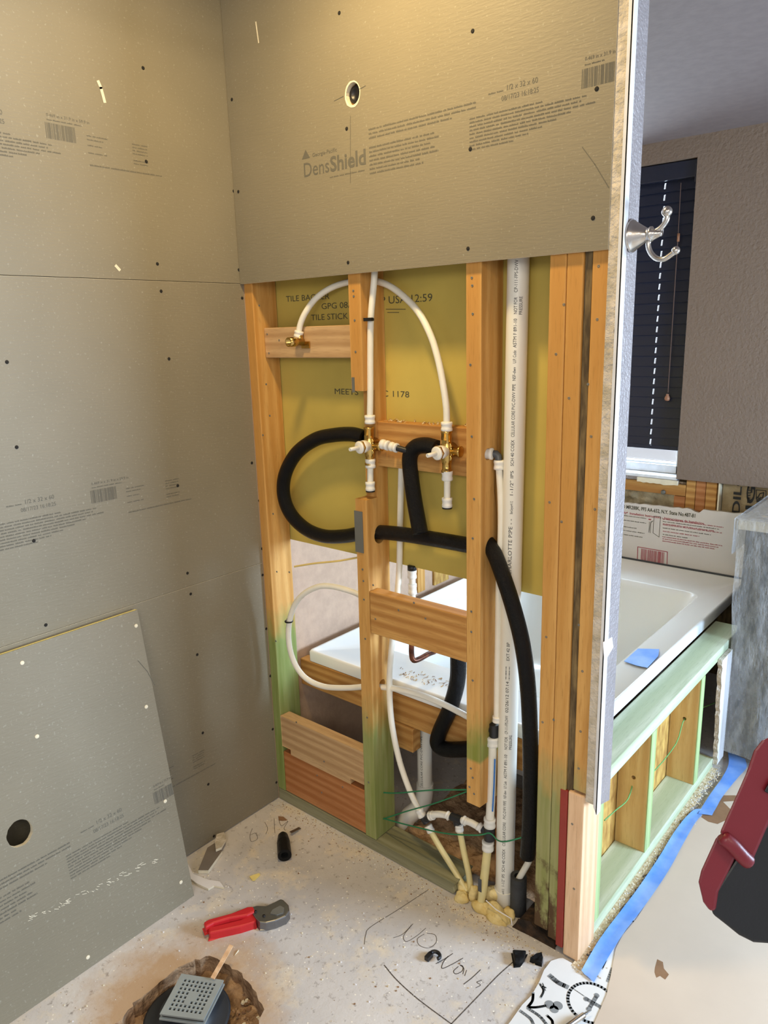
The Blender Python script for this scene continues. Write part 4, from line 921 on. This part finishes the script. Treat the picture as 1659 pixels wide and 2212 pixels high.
m.prism(pl, 1.646, 1.656, fy, 'core'); m.build('broken_plaster', None, 0, 'grey broken plaster edge directly below the window sill', 'plaster')
m = MB()
blobmesh(m, .2, .648, 1.66, 1.78, 40, 12, lambda x, y, i, j: .752+.03*mn.noise(Vector((x*16, y*16, 2)))-.2*(y-1.66), 'batt'); 
vs = list(m.bm.verts)
for v in vs: v.co = Vector((v.co.x, 1.70+.02*mn.noise(v.co*22), .70+(v.co.y-1.66)*.75+.012*mn.noise(v.co*30)))
m.build('bunched_insulation', None, 0, 'crumpled grey-beige insulation wrap under the sill timber', 'insulation')
m = MB(); blobmesh(m, .835, 1.35, 0, 1, 24, 18, lambda x, y, i, j: 0, 'kraft')
for v in m.bm.verts: v.co = Vector((v.co.x, 1.690+.006*mn.noise(Vector((v.co.x*14, v.co.y*5, 0))), .5+v.co.y*.372))
def KF(px, py): p = PY(px, py, 1.682); return p
def ktext(s_, px, py, length, size, bold=True):
    p = KF(px, py); m.text(s_, lambda u, v: Vector((p.x-v, 1.681, p.z+u)), 0, 0, size, 'ink_black', length, bold)
ktext('DILG', 1597, 1112, .165, .040); ktext('IGI', 1627, 1105, .13, .042); ktext('FIBER', 1620, 1088, .09, .016, False); ktext('PE', 1640, 1100, .05, .018)
q = [KF(*a) for a in ((1634, 1078), (1634, 1058), (1655, 1060), (1655, 1080))]
m.stroke([Vector((v.x, 1.681, v.z)) for v in q+[q[0]]], .003, 'ink_black', .0003, Vector((0, -1, 0)))
q = [KF(*a) for a in ((1637, 1075), (1642, 1066), (1650, 1064), (1648, 1074), (1640, 1077))]
m.stroke([Vector((v.x, 1.681, v.z)) for v in q], .004, 'ink_black', .0003, Vector((0, -1, 0)))
m.build('kraft_insulation', None, 0, 'kraft-faced insulation with large dark lettering in the open stud bay', 'insulation')
m = MB(); m.box(.826, .832, 1.66, 1.70, .5, .866, 'core'); m.build('paper_flange', None, 0, 'thin pale paper flange at the left edge of the lettered insulation', 'paper')

# exposed studs of the side wall beyond the tub
for i, (ya, yb, lab) in enumerate(((.755, .80, 'exposed pine stud in the left tub wall, nearer of two seen under the yellow board'), (.86, .96, 'wide exposed stud in the left tub wall, farther of two seen under the yellow board'))):
    lumber('alcove_stud', lab, .0005, .010, ya, yb, .495, .90, ('pine', 'osb')[i], 'stud', bev=.002)
# blinds
t = empty('window_blind', (.2, 1.69, .93), 'dark navy slatted blind hanging closed in the window over the tub', 'blind')
bx0, bx1 = .30, wx1-.010  # blind stops short, leaving the added unseen window strip open for light
m = MB(); m.box(bx0-.01, bx1+.008, 1.662, 1.70, 2.02, 2.082, 'slat'); m.box(bx1+.0, bx1+.012, 1.66, 1.70, 2.0, 2.07, 'slat'); m.build('headrail', t, .003)
zs = 2.005; pitch_ = .0415; k = 0; first = None; xg = .536
while zs-pitch_*k > 1.0:
    z = zs-pitch_*k
    if first is None:
        m = MB(); rot = Matrix.Rotation(math.radians(-12), 3, 'X')
        def sl(x0, x1, za, zb): m.box(x0, x1, 1.681, 1.6835, za, zb, 'slat', rot, (0, 1.682, z))
        sl(bx0, xg-.003, z-.024, z+.024); sl(xg+.003, bx1, z-.024, z+.024); sl(xg-.003, xg+.003, z+.009, z+.024); sl(xg-.003, xg+.003, z-.024, z-.013)
        first = m.build('slat', t); fo = first.location.copy()
    else:
        c = first.copy(); COL.objects.link(c); c.parent = t; c.location = fo+Vector((0, 0, -pitch_*k))
    k += 1
m = MB(); m.box(bx0, bx1, 1.672, 1.694, .978, .994, 'slat'); m.build('bottom_rail', t, .002)
a, b = PY(1471, 395, 1.668), PY(1465, 505, 1.668)
m = MB(); m.tube([a, b], .0014, 'cord', 6); m.tube([b, PY(1443, 848, 1.668)], .0018, 'cord', 6); m.build('pull_cord', t)
m = MB(); m.lathe(PY(1465, 522, 1.668), (0, 0, 1), [(0, .005), (.03, .005)], 'tassel', 10); m.build('cord_joiner', t); m = MB(); m.lathe(PY(1441, 866, 1.668), (0, 0, 1), [(0, .004), (.002, .009), (.01, .011), (.017, .009), (.022, .0055), (.026, .0065), (.028, .004)], 'tassel', 14); m.build('cord_tassel', t)

# ================================================================== CABINET WITH PLASTIC
t = empty('cabinet', (1.35, 1.3, 0), 'black cabinet with pale top under clear plastic sheet at the right edge', 'cabinet')
m = MB(); m.box(1.078, 1.95, 1.10, 1.648, .09, .838, 'cab'); m.box(1.10, 1.95, 1.17, 1.64, 0, .09, 'cab'); m.build('cabinet_body', t, .002)
m = MB(); m.box(1.060, 1.98, 1.075, 1.648, .840, .875, 'counter'); m.build('countertop', t, .004)
m = MB()
nu, nv = 40, 50; vs = []
for j in range(nv+1):
    for i in range(nu+1):
        u = i/nu; x = 1.052+u*.9
        if j < 12:
            y = 1.60-(1.60-1.062)*j/12; z = .878+.004*mn.noise(Vector((x*20, y*20, 0)))+.004*mn.noise(Vector((x*6, y*30, 4)))
        else:
            s_ = (j-12)/(nv-12); z = .873-s_*.80; y = 1.060-.018*abs(mn.noise(Vector((x*22, z*2.5, 7))))*(.4+s_)-.012*s_; x += .03*s_*(1-u)*(0)+(.012+.02*s_)*(1-u)+.008*mn.noise(Vector((x*9, z*6, 2)))
        vs.append(Vector((x, y, z)))
m.faces(vs, [(j*(nu+1)+i, j*(nu+1)+i+1, (j+1)*(nu+1)+i+1, (j+1)*(nu+1)+i) for j in range(nv) for i in range(nu)], 'film', True)
vs = []
for j in range(13):
    for i in range(7): vs.append(Vector((1.052-.003*abs(mn.noise(Vector((j*.4, i*.5, 0)))), 1.6-(1.6-1.062)*j/12, .878-.02*i)))
m.faces(vs, [(j*7+i, j*7+i+1, (j+1)*7+i+1, (j+1)*7+i) for j in range(12) for i in range(6)], 'film', True)
m.build('plastic_sheet', None, 0, 'clear wrinkled plastic sheet draped over the black cabinet', 'plastic sheet')

# ================================================================== FLOOR THINGS
pp = [(1283, 2212), (1310, 2150), (1318, 2115), (1330, 2050), (1345, 2020), (1375, 1985), (1410, 1930), (1450, 1865), (1478, 1810), (1500, 1772), (1530, 1730), (1560, 1700), (1590, 1668), (1605, 1650), (1659, 1695)]
poly = [tuple(PZ(*a, .007)[:2]) for a in pp]+[(1.9, 1.04), (2.4, .8), (2.4, -1.4), (1.2, -1.4), (1.19, -.4)]
m = MB(); m.prism(poly, .0068, .0080, fz, 'paper')
def smear(pts, mt='mud', z=.0083):
    v = [PZ(*a, z) for a in pts]; m.faces(v, [tuple(range(len(v)))], mt)
smear([(1415, 2090), (1420, 2072), (1432, 2078), (1434, 2092), (1445, 2105), (1437, 2116), (1426, 2108), (1418, 2112), (1414, 2100)])
smear([(1515, 1765), (1530, 1740), (1555, 1718), (1590, 1718), (1588, 1730), (1562, 1732), (1578, 1748), (1572, 1770), (1550, 1780), (1530, 1775)])
m.build('floor_paper', None, 0, 'tan protective paper covering the tiled floor right of the blue tape', 'paper')
tpL = [(1256, 2100), (1290, 2040), (1330, 1985), (1372, 1930), (1420, 1860), (1460, 1795), (1495, 1755), (1515, 1750)]
tpR = [(1283, 2122), (1312, 2072), (1352, 2010), (1398, 1950), (1445, 1880), (1480, 1815), (1502, 1778), (1516, 1762)]
m = MB(); L = spline([PZ(*a, .0092) for a in tpL], 6); R_ = spline([PZ(*a, .0092) for a in tpR], 6); n = len(L)
vs = []
for i in range(n):
    for k in range(5):
        p = L[i].lerp(R_[i], k/4); p.z += .0012+.0016*mn.noise(Vector((i*.35, k*.8, 0)))+(.004 if k == 0 else 0); vs.append(p)
fs = [(i*5+k, i*5+k+1, (i+1)*5+k+1, (i+1)*5+k) for i in range(n-1) for k in range(4)]
m.faces(vs, fs, 'tape', True); m.build('masking_tape', None, 0, 'long wrinkled blue masking tape strip along the low wall', 'tape')
tpL = [(1508, 1758), (1530, 1722), (1560, 1680), (1574, 1650), (1572, 1622)]; tpR = [(1538, 1762), (1562, 1720), (1590, 1685), (1612, 1660), (1610, 1640)]
m = MB(); L = spline([PZ(*a, .011) for a in tpL], 6); R_ = spline([PZ(*a, .011) for a in tpR], 6); vs = []
for i in range(len(L)):
    for k in range(5):
        p = L[i].lerp(R_[i], k/4); p.z += .001+.002*mn.noise(Vector((i*.5, k*.9, 5))); vs.append(p)
m.faces(vs, [(i*5+k, i*5+k+1, (i+1)*5+k+1, (i+1)*5+k) for i in range(len(L)-1) for k in range(4)], 'tape', True); m.build('masking_tape', None, 0, 'bright blue tape piece on the floor before the black cabinet', 'tape')
# crumbs
def chip(m, p, r, mt, rs):
    n = rs.choice((4, 5, 6)); a0 = rs.uniform(0, 6); v = [p+Vector((r*rs.uniform(.6, 1.2)*math.cos(a0+6.28*k/n), r*rs.uniform(.6, 1.2)*math.sin(a0+6.28*k/n), 0)) for k in range(n)]
    h = r*rs.uniform(.4, .9); top = [q+Vector((0, 0, h))+(p-q)*.25 for q in v]
    m.faces(v+top, [tuple(range(n, 2*n))]+[(k, (k+1) % n, (k+1) % n+n, k+n) for k in range(n)], mt)
m = MB(); rs = random.Random(77); L1 = [(1.0562+.0*k, -.02+1.05*k/80) for k in range(81)]; L2 = [(1.078+.012*mn.noise(Vector((k*.35, 0, 0)))+rs.uniform(-.003, .003), -.02+1.05*k/80) for k in range(81)]
m.faces([Vector((x, y, .0066)) for x, y in L1]+[Vector((x, y, .0068)) for x, y in L2], [(k, k+1, k+82, k+81) for k in range(80)], 'crumb')
for k in range(1500):
    y = rs.uniform(-.03, 1.02); x = 1.058+abs(rs.gauss(0, .5))*.04+rs.uniform(0, .012); 
    chip(m, Vector((x, y, .0065)), rs.uniform(.0008, .003), rs.choice(('crumb', 'crumb', 'core', 'roughedge', 'white')), rs)
m.build('crumb_line', None, 0, 'line of plaster crumbs and sawdust along the foot of the low wall', 'debris', kind='stuff')
m = MB()
for k in range(900):
    a = rs.uniform(0, 1); x = a*1.0; y = -abs(rs.gauss(0, 1))*.025-.004+(0 if a < .68 else -.015)
    chip(m, Vector((x, y, .0002)), rs.uniform(.0006, .0022), rs.choice(('crumb', 'core', 'core', 'mud')), rs)
for k in range(900):
    x = rs.uniform(.1, 1.0); y = rs.uniform(-.85, -.02)
    if .3 < x < .64 and y < -.5: continue
    chip(m, Vector((x, y, .0002)), rs.choice((.0006, .0009, .0012, .0012, .0026)), rs.choice(('core', 'core', 'crumb', 'white', 'white', 'mud')), rs)
m.build('floor_crumbs', None, 0, 'white and tan crumbs strewn over the bare slab', 'debris', kind='stuff')
# drain hole dirt
m = MB(); blobmesh(m, .24, .66, -.97, -.47, 60, 60, lambda x, y, i, j: -.048+.02*mn.noise(Vector((x*18, y*18, 1)))+.012*mn.noise(Vector((x*55, y*55, 3))), 'dirt')
for k in range(260):
    chip(m, Vector((rs.uniform(.46, .62), rs.uniform(-.92, -.52), -.046)), rs.uniform(.002, .007), rs.choice(('dirt', 'dirt', 'mud', 'core')), rs)
m.build('drain_pit_soil', None, 0, 'brown rubble and soil inside the broken drain opening in the slab', 'soil', kind='stuff')
t = empty('shower_drain', (.43, -.66, -.04), 'grey square drain grate on black round flange in the slab opening', 'drain')
m = MB(); m.lathe(Vector((.425, -.665, -.045)), (0, 0, 1), [(0, .05), (.012, .05), (.014, .096), (.022, .098), (.024, .092), (.020, .07), (.040, .062), (.044, .058)], 'flange', 40); m.build('flange', t)
g4 = [PZ(*a, .024) for a in ((392, 2103), (483, 2117), (440, 2203), (345, 2190))]
g00, g10, g11, g01 = g4
def G(u, v, w): return (g00.lerp(g10, u)).lerp(g01.lerp(g11, u), v)+Vector((0, 0, w-.010*(1-v)*0))
holes = []
for j in range(8):
    for i in range(8):
        if 3 <= i <= 4 and 3 <= j <= 4 or (i == 3 and 2 < j < 6): continue
        cx, cy_ = .16+i*.098, .15+j*.10; holes.append([(cx-.028, cy_-.03), (cx+.028, cy_-.03), (cx+.028, cy_+.03), (cx-.028, cy_+.03)])
m = MB(); m.prism([(0, 0), (1, 0), (1, 1), (0, 1)], 0, -.004, G, 'grate', holes=holes, side='grate'); m.prism([(.03, .03), (.97, .03), (.97, .97), (.03, .97)], -.0045, -.010, G, 'dark'); m.prism([(-.015, -.01), (1.01, -.01), (1.01, 1.02), (-.015, 1.02)], -.011, -.015, G, 'grate')
m.build('grate', t, label='grey square slotted grate')
m = MB(); a, b = PZ(463, 2108, .03), PZ(500, 2043, .055); d_ = (b-a); sd_ = d_.cross(Vector((0, 0, 1))).normalized()*.0055
a = a-d_*.1
m.faces([a-sd_, a+sd_, b+sd_, b-sd_]+[v+Vector((0, 0, .0025)) for v in (a-sd_, a+sd_, b+sd_, b-sd_)], [(0, 1, 2, 3), (4, 5, 6, 7), (0, 1, 5, 4), (1, 2, 6, 5), (2, 3, 7, 6), (3, 0, 4, 7)], 'pine_fresh'); m.build('shim_stick', None, 0, 'thin pale wooden stick poking up from the drain opening', 'stick')
MB().lathe(PZ(516, 2052, .001), (.3, -1, 0), [(0, .0008), (.004, .002), (.018, .0008)], 'core', 6).build('splinter', None, 0, 'small pale splinter on the slab right of the stick', 'splinter')

# pipe cutter
def CZ(px, py, h=.012): return PZ(px, py, h)
t = empty('pipe_cutter', PZ(540, 1990), 'red-handled grey ratchet pipe cutter lying on the slab', 'tool')
def flatprism(m, pts, z0, z1, mt):
    v = [PZ(a[0], a[1], (z0+z1)/2) for a in pts]; m.prism([(p.x, p.y) for p in v], z0, z1, fz, mt)
m = MB(); flatprism(m, [(440, 1999), (452, 1992), (500, 1979), (535, 1965), (547, 1964), (552, 1975), (535, 1983), (495, 1990), (462, 2000), (444, 2010)], .010, .030, 'redgrip'); m.build('upper_handle', t, .004, label='red upper handle')
m = MB(); flatprism(m, [(450, 2010), (480, 2003), (520, 1993), (548, 1980), (556, 1990), (552, 1998), (520, 2008), (480, 2017), (452, 2023)], .001, .022, 'redgrip'); m.build('lower_handle', t, .004, label='red lower handle')
m = MB(); flatprism(m, [(545, 1966), (556, 1963), (575, 1964), (590, 1957), (606, 1949), (614, 1952), (624, 1962), (626, 1975), (618, 1986), (595, 1996), (575, 2001), (562, 2000), (552, 1990), (544, 1978)], .004, .026, 'steel'); m.build('jaw', t, .003, label='grey metal jaw')
m = MB(); flatprism(m, [(588, 1966), (605, 1957), (614, 1962), (612, 1972), (598, 1977), (584, 1974)], .0255, .0285, 'galv'); m.build('blade_cover', t)
for q in ((570, 1979), (552, 1970)): MB().lathe(PZ(*q, .026), (0, 0, 1), [(0, .004), (.003, .0035)], 'black', 12).build('rivet', t)
# foam offcut with blade
t = empty('foam_offcut', PZ(614, 1830), 'short black foam pipe offcut standing on the slab below the corner', 'foam offcut')
a, b = PZ(615, 1848, .020), PZ(611, 1806, .022)
m = MB(); pts = [a, a.lerp(b, .33), a.lerp(b, .66), b, b+(b-a)*.16]; m.tube(pts, [.020, .020, .0195, .015, .006], 'foam', 24, bore='foam_in'); m.build('sleeve', t)
a, b = PZ(628, 1799, .01), PZ(648, 1789, .004); sd_ = (b-a).cross(Vector((0, 0, 1))).normalized()*.005
m = MB(); m.faces([a-sd_, a+sd_, b+sd_, b-sd_]+[v+Vector((0, 0, .002)) for v in (a-sd_, a+sd_, b+sd_, b-sd_)], [(0, 1, 2, 3), (4, 5, 6, 7), (0, 1, 5, 4), (1, 2, 6, 5), (2, 3, 7, 6), (3, 0, 4, 7)], 'steel'); m.build('metal_strip', None, 0, 'small grey metal strip beside the black foam offcut', 'scrap')
def slabpiece(name, pts, z0, z1, mt, lab, cat='scrap', side=None, bev=0):
    m = MB(); v = [PZ(a[0], a[1], z1) for a in pts]; m.prism([(p.x, p.y) for p in v], z0, z1, fz, mt, side=side); return m.build(name, None, bev, lab, cat)
slabpiece('board_scrap', [(448, 1831), (465, 1820), (480, 1838), (450, 1880), (428, 1880)], .001, .012, 'greyscrap', 'brown-grey board strip lying by the foot of the left wall', side='core')
slabpiece('board_scrap', [(468, 1802), (484, 1797), (488, 1812), (478, 1830), (466, 1835), (464, 1818)], .014, .022, 'roughedge', 'small cream board fragment on top of the brown-grey strip', side='core')
slabpiece('board_scrap', [(405, 1865), (418, 1888), (450, 1900), (475, 1904), (484, 1917), (462, 1913), (450, 1920), (425, 1908), (405, 1893)], .001, .007, 'white', 'white torn board scrap beside the leaning board', side='core')
slabpiece('yellow_scrap', [(539, 1893), (549, 1889), (560, 1886), (562, 1889), (550, 1901), (545, 1901)], .001, .004, 'scrap_y', 'small yellow paper scrap in the middle of the slab', 'scrap')
slabpiece('tan_scrap', [(601, 1763), (612, 1764), (620, 1771), (610, 1772), (602, 1771)], .0005, .003, 'mud', 'small tan paper scrap near the corner of the slab', 'scrap')
slabpiece('foam_wedge', [(1107, 2050), (1122, 2051), (1137, 2052), (1133, 2066), (1122, 2076), (1112, 2077)], .001, .016, 'foam', 'larger black foam wedge before the rotted sill', 'foam offcut', bev=.003)
slabpiece('foam_wedge', [(1145, 2068), (1158, 2059), (1170, 2056), (1173, 2068), (1170, 2078), (1158, 2074)], .001, .014, 'foam', 'smaller black foam wedge next to the larger one', 'foam offcut', bev=.003)
# black clip
t = MB(); c = PZ(940, 2068, .004)
t.tube([c+Vector((.012*math.cos(a), .012*math.sin(a)*.9, .006)) for a in [math.radians(k) for k in range(-30, 200, 20)]], .0045, 'black', 8); t.box(c.x-.018, c.x-.006, c.y-.02, c.y+.0, .001, .012, 'black')
t.build('pipe_clip', None, .001, 'black plastic pipe clip lying on the slab by the pencil writing', 'clip')
# bit holder at the bottom edge
a, b = PZ(1180, 2250, .02), PZ(1262, 2192, .02); d_ = (b-a).normalized()
t = empty('driver_bit', a, 'chrome screwdriver bit holder pointing over the patterned tile', 'tool')
m = MB(); m.lathe(a-d_*.05, d_, [(0, .006), (.05+(b-a).length-.002, .006), (.05+(b-a).length, .0052)], 'nickel', 20); m.build('sleeve', t)
m = MB(); m.lathe(b, d_, [(0, .0034), (.008, .0032), (.010, .0022), (.015, .0022), (.02, .0004)], 'steel', 6, smooth=False); m.build('bit_tip', t)

# red and black tool close to the camera
t = empty('cordless_tool', CAM+_ray(1700, 1850)*.62, 'red and black plastic power tool body at the right edge, close to the camera', 'tool')
def NP(px, py, d_): return CAM+_ray(px, py)*d_
def near(m, pts, d0, d1, mt):
    m.prism([(a, -b) for a, b in pts], d0, d1, lambda u, v, w: CAM+_ray(u, -v)*.62+_ray(1600, 1860)*(w), mt)
m = MB(); near(m, [(1545, 1925), (1590, 1855), (1640, 1790), (1830, 1700), (1850, 1980), (1760, 2050), (1660, 2038), (1628, 2036), (1596, 2020), (1565, 1995), (1538, 1974), (1536, 1950)], 0, .055, 'rubber'); m.build('battery_base', t, .006, label='black rubber-clad base')
m = MB(); near(m, [(1509, 1905), (1515, 1880), (1546, 1812), (1556, 1800), (1600, 1822), (1584, 1862), (1552, 1926), (1546, 1966), (1534, 1968), (1519, 1948)], -.003, .052, 'maroon'); m.build('side_shell', t, .005, label='dark red side shell')
m = MB(); near(m, [(1556, 1798), (1582, 1740), (1612, 1672), (1628, 1625), (1645, 1603), (1665, 1594), (1850, 1560), (1850, 1640), (1668, 1760), (1625, 1860), (1612, 1868), (1600, 1862)], -.010, .050, 'maroon'); m.build('grip_housing', t, .006, label='dark red handle housing')
m = MB(); m.tube(spline([NP(1558, 1806, .611), NP(1580, 1824, .609), NP(1604, 1850, .609), NP(1618, 1862, .611)], 5), [.004]+[.0062]*14+[.004], 'maroon', 14); m.build('ridge', t)
m = MB(); near(m, [(1662, 1690), (1650, 1712), (1668, 1722), (1800, 1700), (1800, 1660)], -.013, -.008, 'rubber'); m.build('inset', t, .001)

GROUPS = {'tile_backer_board': 'grey tile backer boards', 'wall_stud': 'studs of the open wall', 'blocking_board': 'boards nailed between the studs', 'pipe_insulation': 'foam sleeves on the pipes', 'supply_tube': 'white flexible supply tubes', 'shower_valve': 'brass shower valves', 'capped_stub': 'capped stubs under the valves', 'knee_wall_stud': 'studs of the low wall', 'knee_wall_plate': 'plates of the low wall', 'window_stud': 'studs under the window wall', 'board_scrap': 'board scraps by the left wall', 'foam_wedge': 'black foam wedges on the slab', 'masking_tape': 'blue tape pieces on the floor', 'tub_support': 'timbers carrying the bathtub', 'green_twine': 'green twine runs'}
for o in COL.objects:
    if o.parent is None and o.get('label') and o.name.split('.')[0] in GROUPS: o['group'] = GROUPS[o.name.split('.')[0]]
